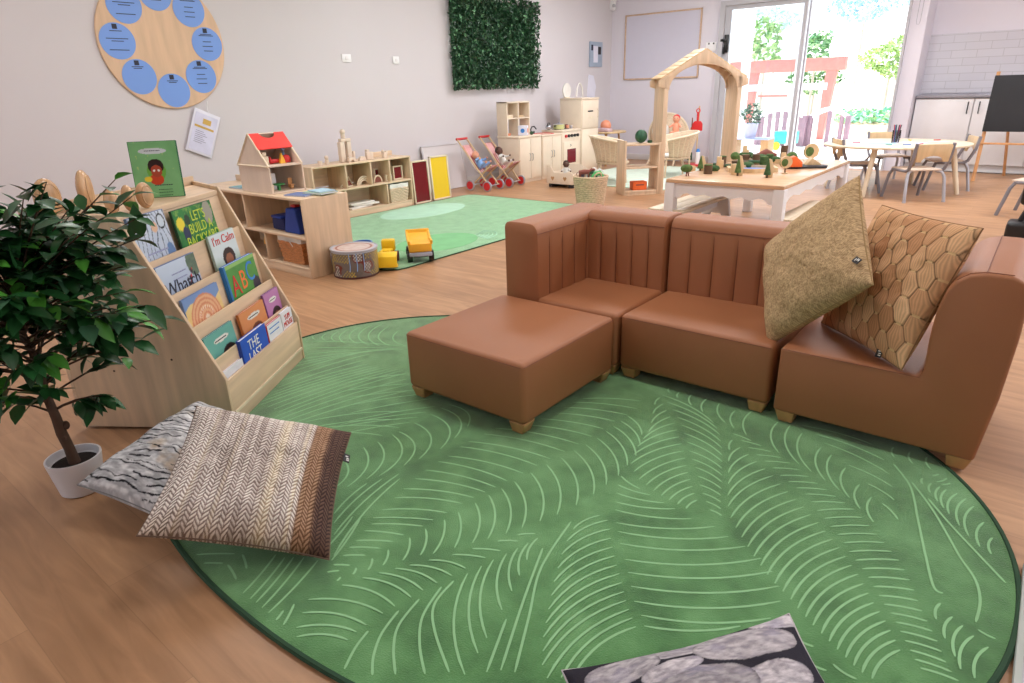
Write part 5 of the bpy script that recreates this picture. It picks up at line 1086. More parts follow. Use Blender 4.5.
for z0, z1 in ((.05, .645), (.66, 1.075)):
    d = G().bx(0, .015, .012, .488, z0, z1, .004).obj('door', 'beige', t); g = G(); knob_handle(g, (.015, .45, z0+.15), .12); g.obj('handle', 'beige', d)
G().bx(.015, .018, .17, .32, .90, .92).obj('vent', 'dark', t)
G().bx(.015, .0165, .2, .33, .80, .83).obj('drawer_line', 'pale', t)
# small things on the toy kitchen
def small(name, label, cat, loc, parts, rz=0, group=None):
    t = thing(name, label, cat, loc, rz, group)
    for pn, m_, fn in parts: g = G(); fn(g); g.obj(pn, m_, t)
    return t
small('toy_pot', 'pale green toy pot with lid on the toy oven top', 'toy pot', (-5.98, 8.60, .672), [('body', mat('pale green enamel', (186, 190, 130), .4), lambda g: g.cyl((0, 0, 0), (0, 0, .07), .085, n=24)), ('lid', 'alu', lambda g: (g.cyl((0, 0, .07), (0, 0, .08), .088, .05, 24), g.ball((0, 0, .092), .014))), ('handle', 'dark', lambda g: (g.tube([(0, .08, .05), (0, .12, .05)], .01), g.tube([(0, -.08, .05), (0, -.12, .05)], .01)))])
small('toy_kettle', 'small steel toy kettle between the toy sink and the green pot', 'toy kettle', (-6.05, 8.43, .668), [('body', 'steel', lambda g: g.ball((0, 0, .04), (.05, .05, .04))), ('handle', 'dark', lambda g: g.tube([(0, -.04, .06), (0, -.02, .1), (0, .02, .1), (0, .04, .06)], .006))])
small('toy_cup_rack', 'cluster of tiny toy cups at the right end of the toy oven', 'toy cups', (-5.97, 8.82, .668), [('cup', 'peach', lambda g: g.cyl((0, 0, 0), (0, 0, .05), .02, .026)), ('cup', 'alu', lambda g: g.cyl((.05, .03, 0), (.05, .03, .045), .02, .024)), ('cup', 'maroon', lambda g: g.cyl((-.04, .03, 0), (-.04, .03, .06), .02, .024))])
def pic_cube(label, y, x, c1, c2):
    q = small('picture_cube', label, 'toy box', (x, y, .648), [('box', 'paper', lambda g: g.box((0, 0, .065), (.13, .13, .13), .004))], .5)
    G().cyl((.0645, 0, .065), (.0665, 0, .065), .035, n=16).obj('spot', c1, q); G().cyl((0, -.0645, .065), (0, -.0665, .065), .03, n=16).obj('spot', c2, q)
pic_cube('white picture cube with red spot on the toy cupboard top', 7.60, -5.9, 'orange', 'bluink')
tag(G().ball((0, 0, .025), .027).obj('toy_lime', 'dkgreen', None, (-5.86, 7.74, .646)), 'small dark green ball by the white picture cube', 'toy food')
tag(G().box((0, 0, .05), (.1, .14, .1), .006).obj('toy_food_box', 'peach', None, (-6.1, 7.78, .8855-.24)), 'peach coloured box in the lower right pigeonhole of the hutch', 'box')
tag(G().box((0, 0, .02), (.1, .15, .04), .01).obj('folded_cloth', 'pale', None, (-6.1, 7.5, .8855)), 'pale folded cloth in the upper left pigeonhole of the hutch', 'cloth')
tag(G().box((0, 0, .012), (.1, .15, .024), .004).obj('wooden_tray', 'beech', None, (-6.1, 7.74, .8855)), 'thin wooden tray in the upper right pigeonhole of the hutch', 'tray')
tag(G().cyl((0, 0, 0), (0, 0, .03), .035, .045, 16).obj('toy_bowl', 'peach', None, (-6.1, 7.5, .646)), 'little peach bowl in the lower left pigeonhole of the hutch', 'bowl')
small('wall_clock_toy', 'round pale hat shaped disc standing on top of the toy fridge', 'toy', (-6.12, 9.02, 1.1105), [('disc', 'offwhite', lambda g: g.cyl((-.01, 0, .11), (.01, 0, .11), .11, n=28)), ('foot', 'pale', lambda g: g.box((0, 0, .008), (.06, .1, .016), .003))])
tag(G().tube([(0, .09*math.cos(a*PI/10), .0+.2*math.sin(a*PI/10)) for a in range(11)], .012, 8).obj('toy_basket_handle', 'offwhite', None, (-6.02, 9.24, 1.123)), 'cream arched handle shape on the toy fridge top', 'toy')

# cradle, rope basket
t = thing('doll_cradle', 'low cream doll cradle with cut-out hearts in front of toy sink', 'doll cradle', (-5.28, 7.30, 0), 0)
for yy in (0, .40): 
    g = G(); g.prism([(0, .05), (.42, .05), (.42, .2), (.36, .22), (.30, .2), (.12, .2), (.06, .29), (0, .29)] if yy == 0 else [(0, .05), (.42, .05), (.42, .2), (.3, .27), (.12, .27), (0, .2)], yy, yy+.015, 'y', None, None, .003); e = g.obj('end_panel', 'beige', t)
    for hx in (.1, .3): G().prism([(hx, .09), (hx+.03, .13), (hx+.015, .15), (hx, .14), (hx-.015, .15), (hx-.03, .13)], yy-.0015, yy+.001, 'y').obj('heart_cutout', 'foot', e)
for xx in (0, .405): G().bx(xx, xx+.015, .015, .40, .05, .19, .003).obj('side_rail', 'beige', t)
G().bx(.015, .405, .015, .40, .05, .065).obj('base_board', 'beige', t); G().bx(.02, .4, .02, .39, .066, .11, .02).obj('mattress', 'offwhite', t)
g = G(); g.bx(.02, .08, .02, .4, 0, .05, .01); g.bx(.34, .4, .02, .4, 0, .05, .01); g.obj('rocker', 'dark', t)
doll('dark headed doll sitting in the cream doll cradle', (-5.06, 7.45, .115), .6, 'offwhite', 'skind', 'darkhair', -.1, .95)
RB = Vector((-4.01, 6.40, 0))
t = thing('rope_basket', 'tall woven seagrass basket behind the corner sofa heaped with toy animals', 'basket', RB)
g = G()
for k in range(15): z = .012+k*.0215; r_ = .145+.045*(z/.32); g.tube([((r_+.004*((i+k) % 2))*math.cos(2*PI*i/36), (r_+.004*((i+k) % 2))*math.sin(2*PI*i/36), z) for i in range(36)], .0125, 6, True)
g.lathe([(.001, .002), (.135, .002), (.135, .012), (.001, .012)], 24); g.obj('weave', 'rope', t)
for a in (2.6, -.5): G().tube([((.165+.02*math.sin(b))*math.cos(a+.28*math.cos(b)), (.165+.02*math.sin(b))*math.sin(a+.28*math.cos(b)), .31+.06*math.sin(b)) for b in [i*PI/10 for i in range(11)]], .008, 6).obj('handle', 'rope', t)
G().lathe([(.001, .24), (.15, .24), (.15, .25), (.001, .25)], 20).obj('filling_cloth', 'offwhite', t)
def toy_cow(label, loc, rz, m1, m2):
    small('toy_animal', label, 'toy animal', loc, [('body', m1, lambda g: (g.tube([(-.07, 0, .055), (0, 0, .06), (.05, 0, .058)], [.022, .028, .024], 10), g.tube([(.05, 0, .06), (.085, 0, .085), (.11, 0, .08)], [.02, .018, .013], 8), [g.tube([(x, y, .055), (x, y, 0)], [.011, .008], 7) for x in (-.055, .04) for y in (-.015, .015)], g.tube([(-.085, 0, .06), (-.1, 0, .03)], .004, 5))), ('horns', m2, lambda g: (g.tube([(.085, -.012, .095), (.085, -.03, .11)], .004, 5), g.tube([(.085, .012, .095), (.085, .03, .11)], .004, 5)))], rz)
ZB = .2505
toy_cow('maroon toy cow standing up in the seagrass basket', (RB.x-.045, RB.y-.05, ZB+.055), .7, 'maroon', 'pale')
tag(G().prism([(-.08, 0), (.08, 0), (.1, .05), (.02, .12), (-.06, .08)], -.04, .04, 'y', None, None, .012).obj('white_cloth_toy', 'offwhite', None, (RB.x+.0, RB.y+.045, ZB+.04), (0, 0, .7)), 'white soft toy heap at the back of the seagrass basket', 'soft toy')
tag(G().tube([(.045*math.cos(a*.35), .01, .045+.045*math.sin(a*.35)) for a in range(18)], .012, 8, True).obj('dark_green_ring', 'dkgreen', None, (RB.x+.035, RB.y-.02, ZB+.02), (0, 0, .5)), 'dark green ring in the seagrass basket', 'toy')
tag(G().tube([(-.06, 0, 0), (-.03, 0, .05), (.03, 0, .06), (.07, 0, .02)], [.02, .03, .026, .012], 8).obj('green_soft_toy', mat('bright green plush', (92, 176, 104), .9), None, (RB.x+.075, RB.y+.02, ZB+.04), (0, 0, .6)), 'bright green soft toy in the seagrass basket', 'soft toy')
tag(G().ball((0, 0, .04), (.035, .03, .045)).obj('grey_soft_toy', mat('grey plush', (110, 104, 120), .95), None, (RB.x-.10, RB.y-.03, ZB+.03)), 'grey rounded soft toy at left in the seagrass basket', 'soft toy')
tag(G().tube([(0, .0, 0), (.0, .0, .06), (.03, .03, .11), (.07, .06, .08)], .009, 6).obj('white_toy_handle', 'whitep', None, (RB.x+.04, RB.y+.04, ZB+.03)), 'curved white toy handle sticking out of the seagrass basket', 'toy')

# ------------------------------------------------------------ corner: mint rug, wicker chairs, side table, cleaning set
t = thing('mint_rug', 'pale mint rug under the wicker chairs in the far corner', 'rug', (-4.6, 8.95, 0)); G().prism(rrect(-.95, .85, -1.22, 1.2, .05), .0, .008, 'z').obj('pile', 'rug3', t); G().tube([(x, y, .005) for x, y in rrect(-.952, .852, -1.222, 1.202, .05)], .005, 5, True).obj('binding', 'rugpale', t)
def wicker_chair(label, loc, rz):
    t = thing('wicker_chair', label, 'wicker chair', loc, rz, 'small wicker chairs on the mint rug')
    for x, y in ((-.2, -.16), (.2, -.16), (-.17, .18), (.17, .18)): G().tube([(x*1.05, y*1.05, 0), (x, y, .14), (x*1.05, y, .27)], .014, 8).obj('leg', 'wicker', t)
    G().tube([(-.2, -.16, .12), (0, -.1, .19), (.2, -.16, .12)], .009, 6).obj('stretcher', 'wicker', t)
    G().lathe([(.001, .25), (.22, .25), (.235, .265), (.22, .28), (.001, .28)], 28).obj('seat', 'wicker', t)
    G().lathe([(.001, .281), (.19, .281), (.205, .295), (.19, .315), (.001, .325)], 28).obj('seat_cushion', 'offwhite', t)
    g = G(); nU, nV = 32, 8
    def f(u, v):
        a = math.radians(-32+244*u); hh = .28+(.24+.10*math.sin(math.radians(244*u/244*180)))*v; r_ = .225+.10*v**1.3
        return (r_*math.cos(a), r_*math.sin(a)*1.0, hh)
    g.surf(f, nU, nV); g.obj('backrest', 'wicker', t, solid=.01)
    g = G(); g.tube([f(u/32, 1) for u in range(33)], .016, 8); g.obj('rim', 'pale', t)
    g = G()
    for u in range(1, 16): g.tube([f(u/16, v/6) for v in range(7)], .006, 5)
    g.obj('staves', 'pale', t)
    return t
wicker_chair('wicker armchair with pale oval pillow just right of the toy fridge', (-4.75, 8.15, .0085), 2.2)
wicker_chair('wicker armchair with white seat seen through the wooden house frame', (-4.25, 9.05, .0085), -.885)
small('oval_pillow', 'pale oval pillow on the wicker armchair beside the toy fridge', 'pillow', (-4.78, 8.10, .34), [('cover', 'offwhite', lambda g: g.ball((0, 0, .1), (.08, .03, .11))), ('button', 'pale', lambda g: g.ball((0, -.03, .1), .008))], .8)
t = thing('round_rattan_chair', 'big round backed rattan chair against the back wall behind house frame', 'rattan chair', (-5.06, 10.3, 0), 0.0)
g = G(); g.surf(lambda u, v: (.36*v*math.cos(2*PI*u), .02+.16*v*v+.10*(1-math.sin(2*PI*u))*v*.3, .48+.34*v*math.sin(2*PI*u)), 32, 6, True); bmesh.ops.remove_doubles(g.bm, verts=g.bm.verts, dist=.0005); g.obj('bowl', 'wicker', t, solid=.012)
G().tube([(.36*math.cos(a*PI/16), .18-.0+.03*(1-math.sin(a*PI/16)), .48+.34*math.sin(a*PI/16)) for a in range(32)], .018, 8, True).obj('rim', 'pale', t)
for x in (-.2, .2):
    for y in (-.06, .3): G().tube([(x*1.2, y, 0), (x, .12, .26)], .016, 8).obj('leg', 'wicker', t)
small('patterned_cushion', 'cream cushion with dark leaf print in the round rattan chair', 'cushion', (-5.05, 10.19, .47), [('cover', 'offwhite', lambda g: g.ball((0, 0, .09), (.15, .06, .14), 12)), ('leaf_print', 'brown', lambda g: (g.ball((-.06, -.045, .14), (.03, .012, .05)), g.ball((.03, -.055, .09), (.025, .01, .06)), g.ball((.07, -.045, .17), (.03, .012, .03))))])
doll('small doll in red cap sitting in the round rattan chair', (-4.78, 10.18, .50), .3, 'peach', 'skin', 'red', -.1, 1.3)
t = thing('side_table', 'small round wooden side table in the far corner behind toy fridge', 'side table', (-5.98, 10.0, 0)); G().lathe([(.001, .53), (.34, .53), (.35, .545), (.34, .56), (.001, .56)], 36).obj('tabletop', 'beech', t)
for a in (.5, 2.1, 3.7, 5.3): G().tube([(.26*math.cos(a), .26*math.sin(a), 0), (.22*math.cos(a), .22*math.sin(a), .53)], .018, 8).obj('leg', 'foot', t)
tag(G().ball((0, 0, .085), .09, 16).obj('orange_ball', 'peach', None, (-5.98, 10.0, .562)), 'orange ball lying on the small round side table', 'ball')
tag(G().prism([(-.12, 0), (.12, 0), (.1, .05), (-.09, .06)], -.08, .08, 'y', None, None, .015).obj('pink_cloth_toy', mat('dusty pink cloth', (206, 176, 180), .9), None, (-5.88, 9.80, .562)), 'dusty pink cloth toy in front of the orange ball', 'soft toy')
t = thing('toy_cleaning_stand', 'toy cleaning stand with red base, brush and red dustpan by back wall', 'toy cleaning set', (-4.56, 10.55, 0))
G().lathe([(.001, 0), (.17, 0), (.17, .02), (.05, .035), (.001, .035)], 28).obj('base', 'red', t); G().cyl((0, 0, .03), (0, 0, .93), .012).obj('pole', 'beech', t)
g = G(); g.prism([(-.09, .55), (.09, .55), (.085, .66), (.05, .70), (-.05, .70), (-.085, .66)], -.05, -.02, 'y', None, None, .008); g.bx(-.018, .018, -.05, -.03, .69, .84, .006); g.tube([(.03*math.cos(a*.4), -.04, .86+.03*math.sin(a*.4)) for a in range(16)], .008, 6, True); g.obj('dustpan', 'red', t)
g = G(); g.cyl((-.11, .0, .05), (-.11, 0, .75), .009); g.obj('brush_pole', 'maroon', t); G().box((-.11, 0, .14), (.07, .04, .13), .01).obj('green_brush', 'dkgreen', t); G().box((-.10, .02, .5), (.08, .03, .2), .01).obj('orange_duster', 'orange', t)
G().cyl((.05, -.05, .03), (.05, -.05, .22), .035, n=16).obj('spray_bottle', 'whitep', t); G().cyl((.05, -.05, .22), (.05, -.05, .27), .035, .02, 16).obj('blue_cap', 'bluink', t)

# ------------------------------------------------------------ house shaped frame with shelf
HA = Vector((-3.97, 7.10, 0)); HR = math.atan2(.75, .66)
t = thing('house_frame_shelf', 'tall pale wooden house shaped play frame with a low shelf at its left', 'play frame', HA, HR)
T_ = .022
for x in (-.0, .43): G().bx(x, x+T_, 0, .30, 0, .62 if x else .645, .003).obj('side_panel', 'arch', t)
for z, nm in ((.03, 'bottom_shelf'), (.315, 'middle_shelf'), (.585, 'top_shelf')): G().bx(T_, .43, 0.005, .295, z, z+.022, .002).obj(nm, 'arch', t)
G().bx(T_, .43, .01, .025, 0, .03).obj('kick_board', 'arch', t)
for x in (.455, 1.385): G().bx(x, x+.055, 0, .30, 0, 1.34, .004).obj('post', 'arch', t)
cx = .9475; x0_, x1_ = .40, 1.50
outer = [(x0_-.01, 1.24), (x0_-.015, 1.305), (cx, 1.635), (x1_+.015, 1.305), (x1_+.01, 1.24)]
inner = [(cx+.43*math.cos(a), 1.20+.275*math.sin(a)) for a in [i*PI/18 for i in range(19)]]
for y_ in (0, .272): G().prism(outer+inner, y_, y_+.028, 'y', None, None, .002).obj('gable_board', 'arch', t, sharp=24)
for k in range(7):
    for sg in (-1, 1):
        f = (k+.5)/7; px = cx+sg*(.545*(1-f)); pz = 1.325+.315*f; an = sg*math.atan2(.325, .56)
        G().box((px, .15, pz), (.078, .30, .016), .002, (0, an, 0)).obj('roof_slat', 'beech', t)
tag(G().ball((0, 0, .075), (.075, .07, .078), 16).obj('watermelon_toy', mat('melon green', (36, 84, 58), .5, var=.5, scale=20, stretch=(3, 3, .3)), None, tuple(HA+Matrix.Rotation(HR, 3, 'Z') @ Vector((.24, .12, .612)))), 'dark green striped round toy melon on the frame shelf top', 'toy')
o = tag(G().box((0, 0, .035), (.05, .04, .03), .006).obj('small_green_toy', 'dkgreen', None, tuple(HA+Matrix.Rotation(HR, 3, 'Z') @ Vector((.34, .08, .590)))), 'tiny dark green toy beside the round toy melon', 'toy')
o = small('toy_crate', 'orange toy crate on the lowest board of the frame shelf', 'crate', tuple(HA+Matrix.Rotation(HR, 3, 'Z') @ Vector((.23, .12, .0525))), [('body', 'orange', lambda g: (g.bx(-.09, .09, -.06, .06, 0, .012), g.bx(-.09, .09, -.06, -.052, 0, .1), g.bx(-.09, .09, .052, .06, 0, .1), g.bx(-.09, -.082, -.06, .06, 0, .1), g.bx(.082, .09, -.06, .06, 0, .1))), ('slot', 'maroon', lambda g: g.bx(-.05, .05, -.062, -.06, .055, .07))], HR)

# ------------------------------------------------------------ play table, benches and the little landscape on it
t = thing('play_table', 'white play table with scalloped apron and warm wooden top full of tiny trees', 'table', (-1.905, 5.89, 0))
TX, TY, TZ = .467, .965, .548
G().bx(-TX, TX, -TY, TY, TZ-.028, TZ, .004).obj('tabletop', 'tabletop', t)
for sx_ in (-1, 1):
    for sy in (-1, 1): G().bx(sx_*(TX-.035)-.04, sx_*(TX-.035)+.04, sy*(TY-.04)-.04, sy*(TY-.04)+.04, 0, TZ-.028, .004).obj('leg', 'white', t)
def apron(L_):
    pts = [(-L_, TZ-.028), (-L_, TZ-.15), (-L_*.9, TZ-.145), (-L_*.82, TZ-.115)]
    n_ = 8
    for i in range(n_+1):
        x = -L_*.72+L_*1.44*i/n_; pts.append((x-.0, TZ-.105-.022*(i % 2)))
    return pts+[(L_*.82, TZ-.115), (L_*.9, TZ-.145), (L_, TZ-.15), (L_, TZ-.028)]
for s_ in (-1, 1):
    G().prism(apron(TX-.07), s_*(TY-.035)-.01, s_*(TY-.035)+.01, 'y').obj('apron', 'white', t)
    G().prism(apron(TY-.07), s_*(TX-.03)-.01, s_*(TX-.03)+.01, 'x').obj('apron', 'white', t)
def bench(label, x, y0_, y1_):
    t = thing('bench', label, 'bench', (x, (y0_+y1_)/2, 0), 0, 'benches at the play table'); L_ = (y1_-y0_)/2
    for k in (-1, 0, 1): G().bx(k*.108-.052, k*.108+.052, -L_, L_, .275, .30, .003).obj('seat_plank', 'pale', t)
    for s_ in (-1, 1):
        y = s_*(L_-.28)
        G().prism([(-.15, 0), (-.09, 0), (-.05, .11), (.05, .11), (.09, 0), (.15, 0), (.11, .275), (-.11, .275)], y-.02, y+.02, 'y', None, None, .003).obj('leg_panel', 'white', t)
    G().bx(-.015, .015, -L_+.28, L_-.28, .17, .22).obj('stretcher', 'white', t)
bench('low bench sticking out left from under the white play table', -2.36, 4.93, 6.3)
bench('low bench along the right side of the white play table', -1.35, 4.98, 5.95)
TT = .5485
GT = 'toy trees on the play table'
def PT(x, y, dz=0): return (x*.975, y*.965, TT+dz)
def ttree(label, x, y, kind, h, w, m_='mossy', mw='beech', rz=.66):
    h *= 1.08; w *= 1.1; x, y = x*.975, y*.965
    t = thing('toy_tree', label, 'toy tree', (x, y, TT), rz, GT)
    if kind == 'round':
        G().cyl((0, 0, 0), (0, 0, h*.4), .006).obj('trunk', 'brown', t); g = G(); g.cyl((0, -.012, h*.68), (0, .012, h*.68), w, n=22); g.obj('wood_slice', mw, t); g = G(); g.ball((-w*.28, 0, h*.66), (w*.78, .018, w*.86), 12); g.obj('crown', m_, t)
        G().cyl((0, 0, 0), (0, 0, .008), .026, n=14).obj('base', mw, t)
    if kind == 'cone':
        G().prism([(-w*.5, 0), (w*.9, 0), (w*1.0, h*.5), (w*.45, h*.95), (0, h)], -.008, .008, 'y', None, None, .002).obj('wood_slice', mw, t)
        g = G(); g.cyl((-w*.2, -.006, h*.16), (-w*.2, -.006, h*.98), w*.72, .003, 14); g.obj('crown', m_, t); g = G(); g.cyl((-w*.2, -.006, 0), (-w*.2, -.006, h*.17), .008); g.obj('trunk', 'brown', t)
    if kind == 'bush':
        G().ball((0, 0, h*.5), (w, w*.8, h*.52), 12).obj('crown', m_, t); G().cyl((0, 0, 0), (0, 0, .006), w*.6, n=14).obj('base', mw, t)
    if kind == 'umbrella':
        g = G(); g.tube([(0, 0, 0), (.004, 0, h*.5)], .006, 6); g.tube([(.02, 0, 0), (.01, 0, h*.5)], .005, 6); g.obj('trunk', 'maroon', t); G().ball((0, 0, h*.68), (w, w*.6, h*.36), 12).obj('crown', m_, t); g = G(); g.prism([(w*.2, h*.3), (w*1.5, h*.4), (w*1.5, h*.85), (w*.3, h)], .0, .012, 'y', None, None, .002); g.obj('wood_slice', mw, t)
ttree('tiny umbrella shaped tree standing alone at near left table corner', -2.36, 5.34, 'umbrella', .085, .045)
ttree('tiny dark cone tree backed by pale wood near the left table edge', -2.40, 5.74, 'cone', .12, .035, 'mossy')
ttree('rust green tree with leaning wood slice in the middle of near edge', -1.99, 5.55, 'cone', .15, .034, 'mossy')
ttree('deep green pointed cone tree at the near edge of the table', -1.74, 5.53, 'cone', .135, .036, 'moss2')
ttree('round crowned tree on pale wood disc near the right table edge', -1.70, 5.84, 'round', .125, .044, 'mossy')
ttree('round moss tree on wood disc standing farthest right on the table', -1.78, 6.88, 'round', .125, .062, 'mossy')
ttree('small bright green bush right of the brown stump', -2.27, 5.73, 'bush', .05, .04, 'moss2')
ttree('low green bush in front of the twin brown stumps', -2.10, 6.06, 'bush', .055, .055, 'moss2')
ttree('small green bush in the second wooden tray', -2.03, 6.62, 'bush', .055, .045, 'moss2')
ttree('flat green bush at the far left of the table', -2.42, 6.92, 'bush', .06, .07, 'moss2')
ttree('flat green bush behind the blue strip on the table', -2.26, 6.84, 'bush', .05, .075, 'moss2')
ttree('dark green bush left of the upright pink block', -2.46, 6.72, 'bush', .07, .04, 'mossy')
ttree('green bush leaning on the orange block', -1.83, 6.44, 'bush', .11, .05, 'mossy')
GS = 'log stumps on the play table'
def stump(label, x, y, r, h, m_='brown', top='mossy'):
    x, y = x*.975, y*.965; r *= 1.0; h *= 1.0
    t = thing('log_stump', label, 'log stump', (x, y, TT), 0, GS); G().cyl((0, 0, 0), (0, 0, h), r, n=16).obj('log', m_, t); G().cyl((0, 0, h), (0, 0, h+.006), r*.96, n=16).obj('top', top, t)
stump('brown log stump between cone tree and bright bush', -2.26, 5.56, .035, .07)
stump('left one of the twin dark brown stumps mid table', -2.22, 6.34, .035, .085, 'brown', 'brown')
stump('right one of the twin dark brown stumps mid table', -2.13, 6.37, .032, .09, 'brown', 'brown')
stump('green topped stump in front of the blue strip', -2.02, 6.26, .035, .085, 'moss2')
stump('second green topped stump beside the small tray bush', -2.04, 6.48, .032, .085, 'moss2')
stump('tall dark stump at the far edge of the table', -2.07, 7.0, .032, .12, 'brown', 'brown')
stump('squat brown stump in the dark cluster left of the tray', -2.42, 6.3, .03, .07)
def tray(label, x, y, w, d, rz, fill):
    x, y = x*.975, y*.965
    t = thing('wooden_tray', label, 'tray', (x, y, TT), rz, 'hexagonal wooden trays on the play table'); hexo = [(w*math.cos(a*PI/3+.5), d*math.sin(a*PI/3+.5)) for a in range(6)]; hexi = [(p*.88, q*.88) for p, q in hexo]
    g = G(); n_ = 6
    for z in (0,):
        O0 = [g.bm.verts.new((*p, 0)) for p in hexo]; O1 = [g.bm.verts.new((*p, .035)) for p in hexo]; I1 = [g.bm.verts.new((*p, .035)) for p in hexi]; I0 = [g.bm.verts.new((*p, .012)) for p in hexi]
        for k in range(6):
            j = (k+1) % 6; g.bm.faces.new((O0[k], O0[j], O1[j], O1[k])); g.bm.faces.new((O1[k], O1[j], I1[j], I1[k])); g.bm.faces.new((I1[k], I1[j], I0[j], I0[k]))
        g.bm.faces.new(O0[::-1])
    g.obj('rim', 'beech', t); G().prism(hexi, .008, .014, 'z').obj('fill', fill, t)
tray('hexagonal wooden tray with pale inside in the middle of the near end', -2.0, 5.90, .23, .17, .5, 'skyblue')
tray('hexagonal wooden tray behind the cone trees with small bush', -1.98, 6.70, .16, .13, .3, 'whitep')
for k, (x_, y_, h_, rz_, lb) in enumerate([(-2.33, 6.0, .10, .4, 'pale tall notched block left of the dark greenery'), (-2.42, 6.95, .125, .3, 'upright pinkish block behind the twin stumps'), (-2.03, 7.02, .07, .2, 'short pale block in front of the brown mound'), (-2.05, 5.62, .085, .9, 'pale stepped block leaning beside the rust green tree')]):
    tag(G().prism([(-.03, 0), (.03, 0), (.03, h_*.7), (.012, h_*.7), (.012, h_), (-.03, h_)], -.016, .016, 'y', None, None, .003).obj('tower_block', 'beech', None, PT(x_, min(y_, 6.9)), (0, 0, rz_)), lb, 'toy block', 'blocks on the play table')
rg2 = random.Random(9)
for k in range(7):
    tag(G().tube([(-.07, 0, .014), (0, .004, .016), (.07, 0, .014)], .014, 8).obj('twig', 'brown' if k % 3 else 'dkgreen', None, PT(-2.38+.045*k+rg2.uniform(-.01, .01), 6.14+rg2.uniform(-.06, .07), (0 if k < 4 else .03)), (0, 0, rg2.uniform(-.5, .9))), 'short dark twig in the heap of twigs left of the tray', 'twig', 'heap of dark twigs on the play table')
tag(G().prism([(-.15, -.03), (-.05, -.05), (.06, -.02), (.15, -.04), (.15, .03), (.05, .05), (-.06, .03), (-.15, .04)], 0, .012, 'z').obj('blue_river_strip', 'navy', None, PT(-2.18, 6.70), (0, 0, .6)), 'dark blue wavy strip lying among the bushes', 'toy')
tag(G().tube([(-.1, 0, .03), (0, 0, .055), (.1, 0, .03)], [.02, .045, .02], 10).obj('brown_mound', 'maroon', None, PT(-2.22, 6.92), (0, 0, .7)), 'rounded red brown mound at the far end of the table', 'toy')
tag(G().prism([(-.06, 0), (.06, 0), (.06, .04), (.0, .09), (-.06, .07)], -.045, .045, 'y', None, None, .006).obj('orange_block', 'orange', None, PT(-1.74, 6.22, .018), (0, 0, .5)), 'bright orange slanted block on the dark tray', 'toy block')
tag(G().prism([(-.15, -.09), (.15, -.09), (.19, .0), (.15, .09), (-.15, .09), (-.19, 0)], 0, .0175, 'z').obj('dark_tray', 'dark', None, PT(-1.68, 6.36), (0, 0, .6)), 'flat dark tray under the bright orange block', 'tray')
tag(G().prism([(-.05, 0), (.09, 0), (.0, .06)], -.05, .05, 'y', None, None, .003).obj('wooden_wedge', 'beech', None, PT(-1.66, 6.44, .018), (0, 0, .5)), 'pale wooden wedge behind the orange block', 'toy block')

# ------------------------------------------------------------ round table with four chairs
t = thing('oval_table', 'pale oval children table by the glass door with papers on top', 'table', (-1.42, 9.0, 0), .685)
G().lathe([(.001, .524), (.79, .524), (.80, .530), (.80, .544), (.79, .550), (.001, .550)], 64).obj('tabletop', 'pale', t).scale = (.99, .86, 1)
for a in (-2.36, -.78, .78, 2.36): G().tube([(.76*math.cos(a), .64*math.sin(a), 0), (.62*math.cos(a), .52*math.sin(a), .524)], [.024, .032], 12).obj('leg', 'pale', t)
def lt(x, y): v = Matrix.Rotation(.685, 3, 'Z') @ Vector((x, y, 0)); return (-1.42+v.x*.86, 9.0+v.y*.86)
for k, (x_, y_, r_, c_, lb, w_) in enumerate([(-.25, -.1, .3, (170, 208, 226), 'pale blue drawing paper lying left of the pencil jar', .3), (.15, -.12, -.2, (206, 214, 236), 'lilac white paper lying right of the pencil jar', .26), (-.55, -.2, .8, (224, 232, 238), 'white paper at the left end of oval table', .24), (.55, -.05, .1, (240, 226, 210), 'cream paper at the right end of oval table', .22)]):
    p = lt(x_, y_); tag(G().box((0, 0, .0012), (w_, w_*.7, .002)).obj('drawing_paper', mat('paper tone', c_, .7), None, (p[0], p[1], .551), (0, 0, r_)), lb, 'paper', 'papers on the oval table')
p = lt(-.02, .0)
t = thing('pencil_jar', 'clear jar of coloured pencils in the middle of oval table', 'pencil jar', (p[0], p[1], .551)); G().lathe([(.001, 0), (.04, 0), (.045, .14), (.042, .14), (.038, .006), (.001, .006)], 24).obj('jar', 'clear', t)
for k, (c_, lb) in enumerate([((60, 60, 70), 'black pencil'), ((210, 70, 110), 'pink pencil'), ((50, 110, 70), 'green pencil'), ((180, 60, 60), 'red pencil'), ((70, 90, 150), 'blue pencil'), ((60, 50, 50), 'brown pencil')]):
    a = k*1.05; tag(G().tube([(.012*math.cos(a), .012*math.sin(a), .008), (.036*math.cos(a), .036*math.sin(a), .2)], .006, 6).obj('pencil', mat('pencil lacquer', c_, .4), None, (p[0], p[1], .551)), lb+' standing in the clear jar', 'pencil', 'pencils in the jar')
for k, (x_, y_, c_, lb) in enumerate([(-.1, -.42, (60, 120, 200), 'blue crayon near the front edge of oval table'), (.1, -.40, (220, 90, 90), 'red crayon near the front edge of oval table'), (-.3, -.35, (80, 170, 170), 'teal crayon near the front edge of oval table'), (.62, .1, (200, 40, 60), 'dark red crayon at right end of oval table'), (.3, .2, (230, 190, 60), 'yellow crayon behind the pencil jar'), (-.5, .1, (210, 100, 150), 'pink crayon at left end of oval table'), (.2, .3, (90, 90, 180), 'violet crayon behind the pencil jar')]):
    q = lt(x_, y_); tag(G().tube([(-.04, 0, .006), (.04, 0, .006)], .006, 6).obj('crayon', mat('crayon', c_, .5), None, (q[0], q[1], .5545), (0, 0, k*1.3)), lb, 'crayon', 'crayons on the oval table')
